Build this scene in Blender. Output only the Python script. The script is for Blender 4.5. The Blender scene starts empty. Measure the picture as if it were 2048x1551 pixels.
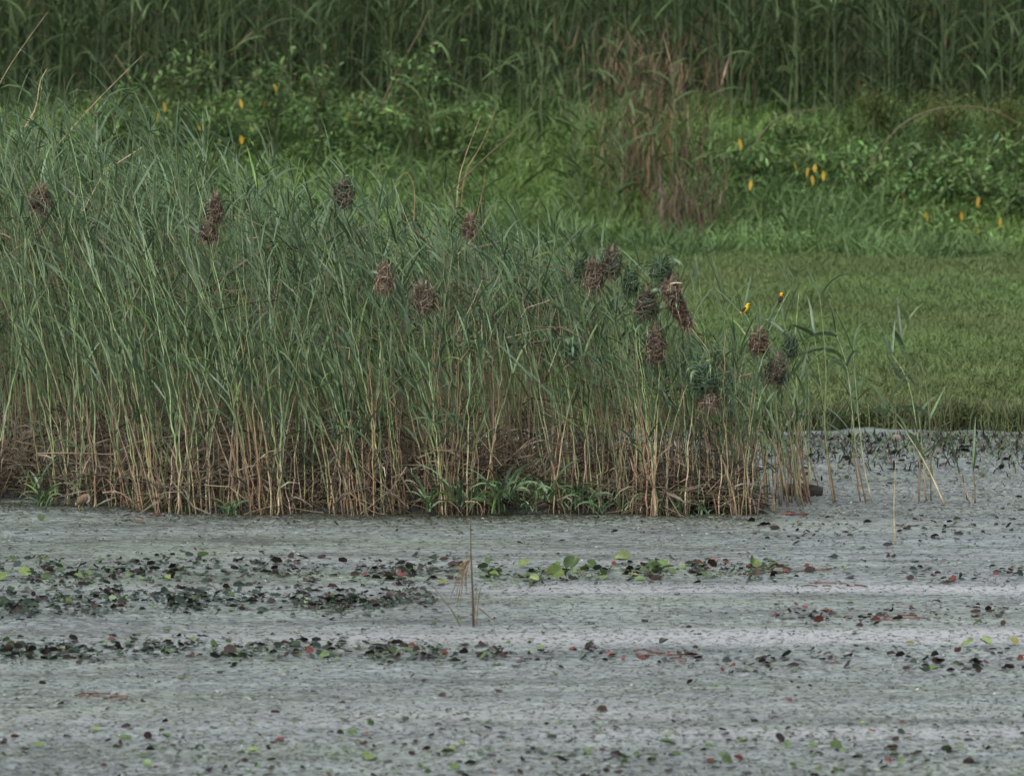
import bpy, math, random
import numpy as np
from mathutils import Vector, Matrix

rng = np.random.RandomState(11)
random.seed(5)
scene = bpy.context.scene
C = scene.collection

# ------------------------------------------------------------------ camera
FPX = 13800.0            # focal length in pixels of a 2048 px wide frame
CAM_H = 5.0
PITCH = math.atan(895.5 / FPX)
cd = bpy.data.cameras.new("camera")
cam = bpy.data.objects.new("camera", cd)
C.objects.link(cam)
cam.location = (0, 0, CAM_H)
cam.rotation_euler = (math.pi / 2 - PITCH, 0, 0)
cd.sensor_width = 36.0
cd.lens = 36.0 * FPX / 2048
cd.clip_start = 1.0
cd.clip_end = 3000
cd.dof.use_dof = True
cd.dof.focus_distance = 60.2
cd.dof.aperture_fstop = 4.6
scene.camera = cam

# ------------------------------------------------------------------ sky and light (overcast)
SUN_EL, SUN_AZ = math.radians(50), math.radians(205)
world = bpy.data.worlds.new("World")
scene.world = world
world.use_nodes = True
wn = world.node_tree
wn.nodes.clear()
sky = wn.nodes.new("ShaderNodeTexSky")
sky.sky_type = 'NISHITA'
sky.sun_disc = False
sky.sun_elevation = SUN_EL
sky.sun_rotation = SUN_AZ
sky.air_density = 1.0
sky.dust_density = 6.0
sky.ozone_density = 1.0
hs = wn.nodes.new("ShaderNodeHueSaturation")
hs.inputs['Saturation'].default_value = 0.35
bg = wn.nodes.new("ShaderNodeBackground")
bg.inputs['Strength'].default_value = 0.12
wo = wn.nodes.new("ShaderNodeOutputWorld")
wn.links.new(sky.outputs[0], hs.inputs['Color'])
wn.links.new(hs.outputs[0], bg.inputs['Color'])
wn.links.new(bg.outputs[0], wo.inputs['Surface'])
sd = bpy.data.lights.new("sun", 'SUN')
sd.energy = 1.0
sd.angle = math.radians(25)
sd.color = (1.0, 0.97, 0.93)
sun = bpy.data.objects.new("sun", sd)
C.objects.link(sun)
sdir = Vector((math.cos(SUN_EL) * math.sin(SUN_AZ), math.cos(SUN_EL) * math.cos(SUN_AZ), math.sin(SUN_EL)))
sun.rotation_euler = sdir.to_track_quat('Z', 'Y').to_euler()
sun.location = (0, 40, 40)

vs = scene.view_settings
vs.view_transform = 'Standard'
vs.look = 'None'
vs.gamma = 1
vs.exposure = 0.6
vs.use_curve_mapping = False
scene.render.engine = 'CYCLES'
scene.cycles.max_bounces = 6
scene.cycles.diffuse_bounces = 3
scene.cycles.glossy_bounces = 2
scene.cycles.transmission_bounces = 4
scene.cycles.use_denoising = True
scene.cycles.denoiser = 'OPENIMAGEDENOISE'
scene.cycles.denoising_input_passes = 'RGB_ALBEDO_NORMAL'
scene.cycles.denoising_prefilter = 'ACCURATE'
scene.cycles.sample_clamp_indirect = 3.0

# ------------------------------------------------------------------ helpers
SP, CP = math.sin(PITCH), math.cos(PITCH)


def P(px, py, Y):
    """World point at depth Y seen at pixel (px, py) of the 2048 x 1551 photograph."""
    u, v = (px - 1024.0) / FPX, (775.5 - py) / FPX
    dy, dz = CP + v * SP, -SP + v * CP
    k = Y / dy
    return np.array((u * k, Y, CAM_H + dz * k))


def W(px, py, z=0.0):
    """World point on the level z seen at that pixel."""
    u, v = (px - 1024.0) / FPX, (775.5 - py) / FPX
    dy, dz = CP + v * SP, -SP + v * CP
    k = (z - CAM_H) / dz
    return np.array((u * k, dy * k, z))


def tag(o, label=None, cat=None, group=None, kind=None):
    if label: o["label"] = label
    if cat: o["category"] = cat
    if group: o["group"] = group
    if kind: o["kind"] = kind
    return o


def empty(name, loc=(0, 0, 0), rz=0.0):
    o = bpy.data.objects.new(name, None)
    C.objects.link(o)
    o.location = loc
    o.rotation_euler = (0, 0, rz)
    o.empty_display_size = 0.05
    return o


def grid_faces(n, a, b, close=False):
    """Quads of n sheets of a rows and b columns of vertices."""
    base = (np.arange(n) * a * b)[:, None, None]
    i = np.arange(a - 1)[None, :, None] * b
    j = np.arange(b if close else b - 1)[None, None, :]
    j2 = (j + 1) % b
    q = np.stack([base + i + j, base + i + j2, base + i + b + j2, base + i + b + j], -1)
    return q.reshape(-1, 4)


class MB:
    def __init__(self):
        self.V, self.F, self.C, self.n = [], [], [], 0

    def add(self, vfc):
        V, F, Cc = vfc
        V = np.asarray(V, float).reshape(-1, 3)
        self.V.append(V); self.F.append(np.asarray(F) + self.n); self.C.append(np.asarray(Cc, float).reshape(-1, 3))
        self.n += len(V)
        return self

    def mesh(self, name, mat, smooth=True):
        V, F, Cc = np.concatenate(self.V), np.concatenate(self.F), np.concatenate(self.C)
        me = bpy.data.meshes.new(name)
        me.vertices.add(len(V)); me.vertices.foreach_set("co", V.astype(np.float32).ravel())
        me.loops.add(len(F) * 4); me.loops.foreach_set("vertex_index", F.astype(np.int32).ravel())
        me.polygons.add(len(F))
        me.polygons.foreach_set("loop_start", np.arange(len(F), dtype=np.int32) * 4)
        me.polygons.foreach_set("use_smooth", np.full(len(F), smooth))
        at = me.color_attributes.new("col", 'FLOAT_COLOR', 'POINT')
        at.data.foreach_set("color", np.hstack([np.clip(Cc, 0, 1), np.ones((len(Cc), 1))]).astype(np.float32).ravel())
        me.update(calc_edges=True)
        me.materials.append(mat)
        return me

    def obj(self, name, mat, parent=None, smooth=True):
        return link(name, self.mesh(name, mat, smooth), parent)


def link(name, me, parent=None):
    o = bpy.data.objects.new(name, me)
    C.objects.link(o)
    o.parent = parent
    return o


def A(x, n):
    return np.full(n, float(x)) if np.isscalar(x) else np.asarray(x, float)


def col_n(c, n):
    c = np.asarray(c, float)
    return np.tile(c, (n, 1)) if c.ndim == 1 else c


LEAFP = np.array([.55, .95, 1.0, .82, .5, .06])


def strips(base, az, e0, droop, L, Wd, c0, c1, seg=5, bend=0.0, tw0=0.0, tw1=0.0, prof=None, power=1.4, fold=None):
    base = np.asarray(base, float).reshape(-1, 3)
    n = len(base)
    az, e0, droop, L, Wd, bend, tw0, tw1 = [A(v, n)[:, None] for v in (az, e0, droop, L, Wd, bend, tw0, tw1)]
    s = np.linspace(0, 1, seg + 1)[None, :]
    th = e0 - droop * s ** power
    a = az + bend * s
    d = np.stack([np.cos(th) * np.cos(a), np.cos(th) * np.sin(a), np.sin(th)], -1)
    step = (d[:, 1:] + d[:, :-1]) * .5 * (L / seg)[:, :, None]
    pos = np.concatenate([base[:, None, :], base[:, None, :] + np.cumsum(step, 1)], 1)
    perp = np.stack([-np.sin(a), np.cos(a), np.zeros_like(a)], -1)
    nrm = np.cross(d, perp)
    tw = tw0 + tw1 * s
    wv = perp * np.cos(tw)[..., None] + nrm * np.sin(tw)[..., None]
    pr = np.interp(np.linspace(0, 1, seg + 1), np.linspace(0, 1, len(LEAFP)), LEAFP) if prof is None else np.asarray(prof)
    w = (Wd * pr[None, :])[..., None] * .5
    if fold is None:
        V = np.stack([pos - wv * w, pos + wv * w], 2)
        b = 2
    else:
        fn = np.cross(d, wv)
        V = np.stack([pos - wv * w, pos - fn * w * fold, pos + wv * w], 2)
        b = 3
    c0, c1 = col_n(c0, n), col_n(c1, n)
    cc = c0[:, None, :] + (c1 - c0)[:, None, :] * s[..., None]
    cc = np.repeat(cc[:, :, None, :], b, 2)
    return V.reshape(-1, 3), grid_faces(n, seg + 1, b), cc.reshape(-1, 3)


def tubes(paths, rad, col, sides=3):
    paths = np.asarray(paths, float)
    if paths.ndim == 2: paths = paths[None]
    n, k, _ = paths.shape
    rad = np.broadcast_to(np.asarray(rad, float), (n, k))
    col = np.broadcast_to(np.asarray(col, float), (n, k, 3))
    t = np.gradient(paths, axis=1)
    t /= np.linalg.norm(t, axis=-1, keepdims=True) + 1e-9
    ref = np.where(np.abs(t[..., 1:2]) > .9, np.array([1., 0, 0]), np.array([0, 1., 0]))
    u = np.cross(t, ref); u /= np.linalg.norm(u, axis=-1, keepdims=True) + 1e-9
    v = np.cross(t, u)
    an = np.linspace(0, 2 * np.pi, sides, endpoint=False)
    ring = u[:, :, None, :] * np.cos(an)[None, None, :, None] + v[:, :, None, :] * np.sin(an)[None, None, :, None]
    V = paths[:, :, None, :] + ring * rad[:, :, None, None]
    cc = np.repeat(col[:, :, None, :], sides, 2)
    return V.reshape(-1, 3), grid_faces(n, k, sides, True), cc.reshape(-1, 3)


def smooth_path(pts, k):
    """Catmull-Rom through pts, k samples."""
    p = np.asarray(pts, float)
    p = np.vstack([2 * p[0] - p[1], p, 2 * p[-1] - p[-2]])
    m = len(p) - 3
    out = []
    for q in np.linspace(0, m - 1e-6, k):
        i = int(q); f = q - i
        a, b, c, d = p[i:i + 4]
        out.append(.5 * ((2 * b) + (-a + c) * f + (2 * a - 5 * b + 4 * c - d) * f * f + (-a + 3 * b - 3 * c + d) * f ** 3))
    return np.array(out)


def jit(c, n, amt=.25, hue=.12):
    """n colours about c, differing in lightness and a little in hue."""
    k = np.exp(rng.normal(0, amt, (n, 1)))
    h = np.exp(rng.normal(0, hue, (n, 3)))
    return np.asarray(c)[None, :] * k * h


# ------------------------------------------------------------------ materials
def plant_mat(name, rough=.5, spec=.35, trans=.18, rand=.0, noise_scale=30.0, noise_amt=.35):
    m = bpy.data.materials.new(name); m.use_nodes = True
    nt = m.node_tree; N = nt.nodes; N.clear(); Lk = nt.links
    at = N.new("ShaderNodeAttribute"); at.attribute_name = "col"
    nz = N.new("ShaderNodeTexNoise"); nz.inputs['Scale'].default_value = noise_scale; nz.inputs['Detail'].default_value = 3
    tc = N.new("ShaderNodeTexCoord"); Lk.new(tc.outputs['Object'], nz.inputs['Vector'])
    mr = N.new("ShaderNodeMapRange"); mr.inputs[1].default_value = .25; mr.inputs[2].default_value = .75
    mr.inputs[3].default_value = 1 - noise_amt; mr.inputs[4].default_value = 1 + noise_amt
    Lk.new(nz.outputs['Fac'], mr.inputs[0])
    val = mr.outputs[0]
    if rand:
        oi = N.new("ShaderNodeObjectInfo")
        m2 = N.new("ShaderNodeMapRange"); m2.inputs[3].default_value = 1 - rand; m2.inputs[4].default_value = 1 + rand
        Lk.new(oi.outputs['Random'], m2.inputs[0])
        mu = N.new("ShaderNodeMath"); mu.operation = 'MULTIPLY'
        Lk.new(val, mu.inputs[0]); Lk.new(m2.outputs[0], mu.inputs[1]); val = mu.outputs[0]
    sc = N.new("ShaderNodeVectorMath"); sc.operation = 'SCALE'
    Lk.new(at.outputs['Color'], sc.inputs[0]); Lk.new(val, sc.inputs['Scale'])
    colout = sc.outputs[0]
    pb = N.new("ShaderNodeBsdfPrincipled")
    pb.inputs['Roughness'].default_value = rough
    pb.inputs['Specular IOR Level'].default_value = spec
    Lk.new(colout, pb.inputs['Base Color'])
    out = N.new("ShaderNodeOutputMaterial")
    if trans:
        tr = N.new("ShaderNodeBsdfTranslucent"); Lk.new(colout, tr.inputs['Color'])
        mx = N.new("ShaderNodeMixShader"); mx.inputs[0].default_value = trans
        Lk.new(pb.outputs[0], mx.inputs[1]); Lk.new(tr.outputs[0], mx.inputs[2])
        Lk.new(mx.outputs[0], out.inputs['Surface'])
    else:
        Lk.new(pb.outputs[0], out.inputs['Surface'])
    return m


M_leaf = plant_mat("reed_leaf", .42, .45, .18, rand=.28)
M_stem = plant_mat("reed_stem", .5, .35, .0, rand=.22, noise_scale=18)
M_mass = plant_mat("foliage_mass", .5, .3, .2, noise_scale=2.2, noise_amt=.3)
M_massstem = plant_mat("stem_mass", .55, .3, .0, noise_scale=9)
M_litter = plant_mat("dead_litter", .8, .15, .0, noise_scale=6)
M_far = plant_mat("bank_foliage", .55, .25, .32, rand=.2, noise_scale=1.1, noise_amt=.35)
M_marsh = plant_mat("marsh_foliage", .6, .2, .2, noise_scale=.35, noise_amt=.3)
M_grass = plant_mat("bank_grass", .55, .25, .22, noise_scale=.45, noise_amt=.35)
M_nest = plant_mat("nest_fibre", .85, .1, .0, noise_scale=40)
M_lily = plant_mat("lily_leaf", .4, .3, .06, rand=.3, noise_scale=25)
M_feather = plant_mat("feather", .7, .2, .0, noise_scale=120, noise_amt=.15)
M_rubber = plant_mat("rubber", .8, .2, .0, noise_scale=20)


def ground_mat():
    m = bpy.data.materials.new("soil"); m.use_nodes = True
    nt = m.node_tree; N = nt.nodes; Lk = nt.links
    pb = N["Principled BSDF"]; pb.inputs['Roughness'].default_value = .95; pb.inputs['Specular IOR Level'].default_value = 0.0
    nz = N.new("ShaderNodeTexNoise"); nz.inputs['Scale'].default_value = 3.0; nz.inputs['Detail'].default_value = 6
    tc = N.new("ShaderNodeTexCoord"); Lk.new(tc.outputs['Object'], nz.inputs['Vector'])
    cr = N.new("ShaderNodeValToRGB")
    cr.color_ramp.elements[0].position = .3; cr.color_ramp.elements[0].color = (.022, .026, .014, 1)
    cr.color_ramp.elements[1].position = .75; cr.color_ramp.elements[1].color = (.05, .06, .028, 1)
    Lk.new(nz.outputs['Fac'], cr.inputs[0]); Lk.new(cr.outputs[0], pb.inputs['Base Color'])
    return m


M_soil = ground_mat()


def water_mat():
    m = bpy.data.materials.new("pond_water"); m.use_nodes = True
    nt = m.node_tree; N = nt.nodes; Lk = nt.links
    pb = N["Principled BSDF"]
    geo = N.new("ShaderNodeNewGeometry")
    sx = N.new("ShaderNodeSeparateXYZ"); Lk.new(geo.outputs['Position'], sx.inputs[0])

    def noise(scale, detail=4, stretch=(1, 1, 1), rough=.55):
        mp = N.new("ShaderNodeMapping"); mp.inputs['Scale'].default_value = stretch
        Lk.new(geo.outputs['Position'], mp.inputs['Vector'])
        z = N.new("ShaderNodeTexNoise"); z.inputs['Scale'].default_value = scale
        z.inputs['Detail'].default_value = detail; z.inputs['Roughness'].default_value = rough
        Lk.new(mp.outputs[0], z.inputs['Vector'])
        return z.outputs['Fac']

    def math_(op, a, b=None, clamp=False):
        n = N.new("ShaderNodeMath"); n.operation = op; n.use_clamp = clamp
        for i, v in enumerate((a, b)):
            if v is None: continue
            if isinstance(v, (int, float)): n.inputs[i].default_value = v
            else: Lk.new(v, n.inputs[i])
        return n.outputs[0]

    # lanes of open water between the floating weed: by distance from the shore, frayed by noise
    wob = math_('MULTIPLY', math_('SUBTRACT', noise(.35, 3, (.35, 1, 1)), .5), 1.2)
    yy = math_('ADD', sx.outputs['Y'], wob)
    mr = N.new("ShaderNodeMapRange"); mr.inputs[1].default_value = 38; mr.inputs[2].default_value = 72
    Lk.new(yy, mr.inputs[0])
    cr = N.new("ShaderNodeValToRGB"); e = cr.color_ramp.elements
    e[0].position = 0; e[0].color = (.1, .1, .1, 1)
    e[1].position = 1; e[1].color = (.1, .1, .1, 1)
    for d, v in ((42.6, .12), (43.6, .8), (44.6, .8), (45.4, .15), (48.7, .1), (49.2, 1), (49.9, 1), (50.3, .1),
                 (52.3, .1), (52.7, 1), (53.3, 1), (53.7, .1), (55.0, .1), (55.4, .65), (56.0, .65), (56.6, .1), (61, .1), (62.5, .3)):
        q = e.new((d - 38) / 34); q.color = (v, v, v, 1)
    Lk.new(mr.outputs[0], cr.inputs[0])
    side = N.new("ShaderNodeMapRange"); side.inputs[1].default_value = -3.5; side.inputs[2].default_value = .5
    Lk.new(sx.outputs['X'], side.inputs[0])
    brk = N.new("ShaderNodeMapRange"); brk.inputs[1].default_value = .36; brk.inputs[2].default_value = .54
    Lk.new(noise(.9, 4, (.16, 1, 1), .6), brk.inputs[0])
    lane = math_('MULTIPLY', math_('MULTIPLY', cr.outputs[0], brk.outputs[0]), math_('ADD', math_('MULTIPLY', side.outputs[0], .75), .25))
    # weed film cover
    fine = noise(11, 4, (.55, 1, 1), .62)
    mid = noise(1.3, 4, (.4, 1, 1))
    cover = math_('ADD', math_('MULTIPLY', fine, .85), math_('MULTIPLY', mid, .6))
    cm = N.new("ShaderNodeMapRange"); cm.inputs[1].default_value = .62; cm.inputs[2].default_value = .80
    Lk.new(cover, cm.inputs[0])
    film = N.new("ShaderNodeValToRGB")
    film.color_ramp.elements[0].position = .35; film.color_ramp.elements[0].color = (.13, .152, .138, 1)
    film.color_ramp.elements[1].position = .65; film.color_ramp.elements[1].color = (.295, .325, .322, 1)
    Lk.new(noise(19, 3, (.5, 1, 1), .6), film.inputs[0])
    tint = N.new("ShaderNodeValToRGB")           # mats of green weed among the grey film
    tint.color_ramp.elements[0].position = .38; tint.color_ramp.elements[0].color = (.84, .92, .76, 1)
    tint.color_ramp.elements[1].position = .58; tint.color_ramp.elements[1].color = (.98, 1.03, 1.10, 1)
    Lk.new(noise(.8, 5, (.22, 1, 1), .65), tint.inputs[0])
    tm = N.new("ShaderNodeVectorMath"); tm.operation = 'MULTIPLY'
    Lk.new(film.outputs[0], tm.inputs[0]); Lk.new(tint.outputs[0], tm.inputs[1])
    mixc = N.new("ShaderNodeMix"); mixc.data_type = 'RGBA'
    mixc.inputs['A'].default_value = (.075, .088, .085, 1)
    Lk.new(cm.outputs[0], mixc.inputs['Factor']); Lk.new(tm.outputs[0], mixc.inputs['B'])
    streak = N.new("ShaderNodeMapRange"); streak.inputs[1].default_value = .34; streak.inputs[2].default_value = .66
    streak.inputs[3].default_value = .78; streak.inputs[4].default_value = 1.4
    Lk.new(noise(2.2, 5, (.3, 1, 1), .7), streak.inputs[0])
    sk = N.new("ShaderNodeVectorMath"); sk.operation = 'SCALE'
    Lk.new(mixc.outputs['Result'], sk.inputs[0]); Lk.new(streak.outputs[0], sk.inputs['Scale'])
    mixl = N.new("ShaderNodeMix"); mixl.data_type = 'RGBA'      # the lanes' sky reflection is painted in as a smooth pale colour
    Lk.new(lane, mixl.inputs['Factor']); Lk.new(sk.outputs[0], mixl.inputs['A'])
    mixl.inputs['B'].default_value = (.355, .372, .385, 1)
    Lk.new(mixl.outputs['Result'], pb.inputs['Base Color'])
    pb.inputs['Roughness'].default_value = .36; pb.inputs['Specular IOR Level'].default_value = .9
    pb.inputs['IOR'].default_value = 1.33
    h = math_('ADD', math_('MULTIPLY', noise(9, 3, (.6, 1, 1), .6), .035), math_('MULTIPLY', fine, .02))
    st = math_('SUBTRACT', 1.0, math_('MULTIPLY', lane, .8))
    bp = N.new("ShaderNodeBump"); bp.inputs['Distance'].default_value = 1.0
    Lk.new(st, bp.inputs['Strength']); Lk.new(h, bp.inputs['Height']); Lk.new(bp.outputs[0], pb.inputs['Normal'])
    return m


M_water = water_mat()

# ------------------------------------------------------------------ palette (linear base colours)
LEAF_A = np.array((.100, .156, .094)); LEAF_B = np.array((.084, .148, .062)); LEAF_Y = np.array((.12, .19, .055))
STEM_G = np.array((.165, .215, .105)); STRAW = np.array((.262, .206, .134)); RUST = np.array((.22, .145, .09))
DEADC = np.array((.19, .168, .128)); WET = np.array((.05, .035, .022))

# ------------------------------------------------------------------ ground, water, bank
def sheet(name, xs, ys, zf, mat):
    X, Y = np.meshgrid(xs, ys)
    V = np.stack([X, Y, zf(X, Y)], -1).reshape(-1, 3)
    b = MB(); b.add((V, grid_faces(1, len(ys), len(xs)), np.tile((.05, .05, .03), (len(V), 1))))
    return b.obj(name, mat)


def bank_z(X, Y):
    t = np.clip((Y - 104.3) / 8.6, 0, 1)
    z = 2.0 * t * t * (3 - 2 * t) * .9 + .2 * t
    z = z + np.clip(Y - 112.5, 0, 400) * .02
    z = z + .10 * np.sin(X * .8 + Y * .5) * t + .07 * np.sin(X * 1.9 - Y * 1.1) * t
    return np.where(Y < 104.3, -.35, z)


tag(sheet("ground", np.linspace(-1500, 1500, 5), np.linspace(-100, 2800, 5), lambda X, Y: X * 0 - .6, M_soil), kind="structure")
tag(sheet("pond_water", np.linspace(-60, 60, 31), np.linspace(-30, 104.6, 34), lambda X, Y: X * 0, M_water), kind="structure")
tag(sheet("bank", np.linspace(-60, 60, 161), np.concatenate([np.linspace(103.8, 120, 50), np.linspace(125, 420, 20)]), bank_z, M_soil), kind="structure")


def mud_z(X, Y):
    return np.clip((Y - 71.6) / 1.2, -1, 1) * .045 + .02 * np.sin(X * 3.1) * np.sin(Y * 2.3)


tag(sheet("marsh_ground", np.linspace(-30, 40, 120), np.linspace(70.2, 105.2, 64), mud_z, M_soil), kind="structure")

# ------------------------------------------------------------------ reed bed outline
TX = np.array([-700, 0, 150, 300, 450, 650, 850, 1000, 1100, 1200, 1350, 1430, 1500, 1620])
TP = np.array([200, 215, 235, 275, 325, 385, 412, 432, 480, 525, 560, 630, 660, 720])


def reed_top(px):
    return CAM_H - (np.interp(px, TX, TP) + 120) / 215.6


FX = np.array([-700, 0, 200, 420, 1000, 1500, 1620])
FY = np.array([61.3, 61.1, 60.8, 60.0, 59.9, 60.05, 60.6])
BX = np.array([-700, 0, 600, 1000, 1200, 1350, 1450, 1620])
BY = np.array([68.5, 68., 67.2, 66.0, 64.0, 62.3, 61.6, 61.4])


def to_px(x, y):
    return 1024 + FPX * x / y


def reed_params(n_try, fmin, fmax, dens=None):
    """Random bases inside the bed; fmin..fmax is the fraction of the depth."""
    px = rng.uniform(-420, 1600, n_try)
    f = rng.uniform(fmin, fmax, n_try)
    y = np.interp(px, FX, FY) * (1 - f) + np.interp(px, BX, BY) * f
    y = y + (1 - f) ** 2 * (.13 * np.sin(px / 31.) + .10 * np.sin(px / 83. + 1) + .12 * np.sin(px / 171. + 2))
    keep = rng.rand(n_try) < np.interp(px, [-400, 1000, 1200, 1350, 1480, 1540, 1600], [1, 1, .8, .62, .5, .14, .06])
    px, y = px[keep], y[keep]
    x = (px - 1024) / FPX * y
    return px, x, y


def path_pts(base, H, lx, ly, cx, cy, s):
    """Points of bent stems: base (n,3), fractions s (n,k)."""
    return np.stack([base[:, 0:1] + H[:, None] * (lx[:, None] * s + cx[:, None] * s * s),
                     base[:, 1:2] + H[:, None] * (ly[:, None] * s + cy[:, None] * s * s),
                     base[:, 2:3] + H[:, None] * s], -1)


def stem_cols(zz, straw_top, dead, gcol, scol):
    """Base colour along a stem: wet foot, straw sheaths, then green."""
    t = np.clip((zz - straw_top[:, None] + .15) / .65, 0, 1)[..., None]
    t = np.where(dead[:, None, None], 0, t)
    c = scol[:, None, :] * (1 - t) + gcol[:, None, :] * t
    w = np.clip(1 - zz / .07, 0, 1)[..., None]
    return c * (1 - w) + WET * w


def wind_az(n):
    a = np.pi + rng.normal(0, .9, n)
    u = rng.rand(n) < .45
    a[u] = rng.uniform(0, 2 * np.pi, u.sum())
    return a


def leaf_cols(n):
    k = rng.rand(n, 1)
    c = LEAF_A * (1 - k) + LEAF_B * k
    y = rng.rand(n) < .07
    c[y] = LEAF_Y
    return c * np.exp(rng.normal(0, .2, (n, 1)))


# ---- the mass of reeds behind the front rank
def reed_mass():
    px, x, y = reed_params(2100, .07, 1.0)
    n = len(px)
    H = reed_top(px) * np.clip(rng.normal(.88, .13, n), .45, 1.13)
    base = np.stack([x, y, np.full(n, -.05)], -1)
    lx, ly = rng.normal(-.05, .10, n), rng.normal(-.01, .06, n)
    cx, cy = rng.normal(-.06, .07, n), rng.normal(-.01, .05, n)
    s = np.tile(np.linspace(0, 1, 8), (n, 1))
    pts = path_pts(base, H, lx, ly, cx, cy, s)
    dead = rng.rand(n) < .17
    straw = rng.uniform(-.3, 1.05, n) + np.interp(px, [500, 900], [.05, .3])
    cols = stem_cols(pts[..., 2], straw, dead, jit(STEM_G, n, .25, .05), jit(STRAW * .85, n, .35, .06))
    r = (rng.uniform(.0055, .0085, n)[:, None]) * np.linspace(1, .3, 8)[None, :]
    b = MB(); b.add(tubes(pts, r, cols, 3))
    so = b.obj("stems", M_massstem)
    b = MB()
    live = ~dead
    for k in range(9):
        lo_ = np.interp(px, [300, 1000], [.32, .54]); sv = lo_ + (.98 - lo_) * rng.rand(n) ** .85
        if k < 3: sv = rng.uniform(.88, 1., n)
        bp = path_pts(base, H, lx, ly, cx, cy, sv[:, None])[:, 0]
        m = live & (rng.rand(n) < np.interp(px, [1050, 1300], [1, .4]))
        q = m.sum()
        c = leaf_cols(q)
        b.add(strips(bp[m], wind_az(q), rng.uniform(.65, 1.4, q), rng.gamma(1.7, .36, q), rng.uniform(.24, .56, q), rng.uniform(.010, .024, q),
                     c, c * .95, seg=4, bend=rng.normal(0, .3, q), tw0=rng.normal(0, .6, q), tw1=rng.normal(0, .7, q)))
    root = empty("reed_bed", (0, 64, 0))
    tag(root, "dense mass of tall green reeds filling the reed bed behind its front rank", "reeds", kind="stuff")
    lo = b.obj("leaves", M_mass)
    for o in (so, lo):
        o.parent = root; o.matrix_parent_inverse = Matrix.Translation((0, -64, 0)); o["kind"] = "stuff"


reed_mass()


# ---- dead litter lying between the stems
def litter():
    b = MB()
    px, x, y = reed_params(9500, .0, .55)
    kk = (rng.rand(len(px)) < .9) & (px < 1500); px, x, y = px[kk], x[kk], y[kk]
    n = len(px)
    z = np.abs(rng.normal(0, .25, n)) * np.interp(px, [0, 500, 900, 1300, 1600], [1.1, 1.1, 1.05, .8, .35])
    L = rng.uniform(.2, .85, n)
    az = rng.uniform(0, 2 * np.pi, n); el = rng.normal(.35, .5, n)
    d = np.stack([np.cos(el) * np.cos(az), np.cos(el) * np.sin(az) * .7, np.sin(el)], -1)
    c0 = np.stack([x, y, z + .04], -1)
    bow = np.stack([rng.normal(0, .05, n), rng.normal(0, .03, n), -np.abs(rng.normal(0, .05, n))], -1)
    pts = np.stack([c0 - d * L[:, None] * .5, c0 - bow, c0 + d * L[:, None] * .5], 1)
    hi = rng.rand(n) < .085                     # broken stalks caught higher among the stems
    pts[hi] += np.stack([0 * x[hi], 0 * x[hi], rng.uniform(.4, .72, hi.sum()) * reed_top(px[hi])], -1)[:, None, :]
    pts[..., 2] = np.clip(pts[..., 2], .012, None)
    k = rng.rand(n, 1)
    col = (DEADC * k + STRAW * .75 * (1 - k)) * np.exp(rng.normal(-.45, .4, (n, 1)))
    b.add(tubes(pts, rng.uniform(.003, .0075, n)[:, None] * np.ones((1, 3)), np.repeat(col[:, None, :], 3, 1), 3))
    px, x, y = reed_params(9000, .0, .6)
    kk = px < 1480; px, x, y = px[kk], x[kk], y[kk]
    n = len(px)
    z = np.abs(rng.normal(0, .28, n))
    c = jit(DEADC * .7, n, .4, .06)
    b.add(strips(np.stack([x, y, z + .05], -1), rng.uniform(0, 6.28, n), rng.uniform(-.2, 1.2, n), rng.uniform(0, 2.2, n), rng.uniform(.15, .45, n),
                 rng.uniform(.008, .02, n), c, c * .9, seg=3, tw0=rng.normal(0, 1, n), tw1=rng.normal(0, 1.5, n)))
    o = b.obj("reed_litter", M_litter)
    tag(o, "tangle of fallen brown stalks and dead leaves along the reed bed's foot", "reed litter", kind="stuff")


litter()


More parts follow.
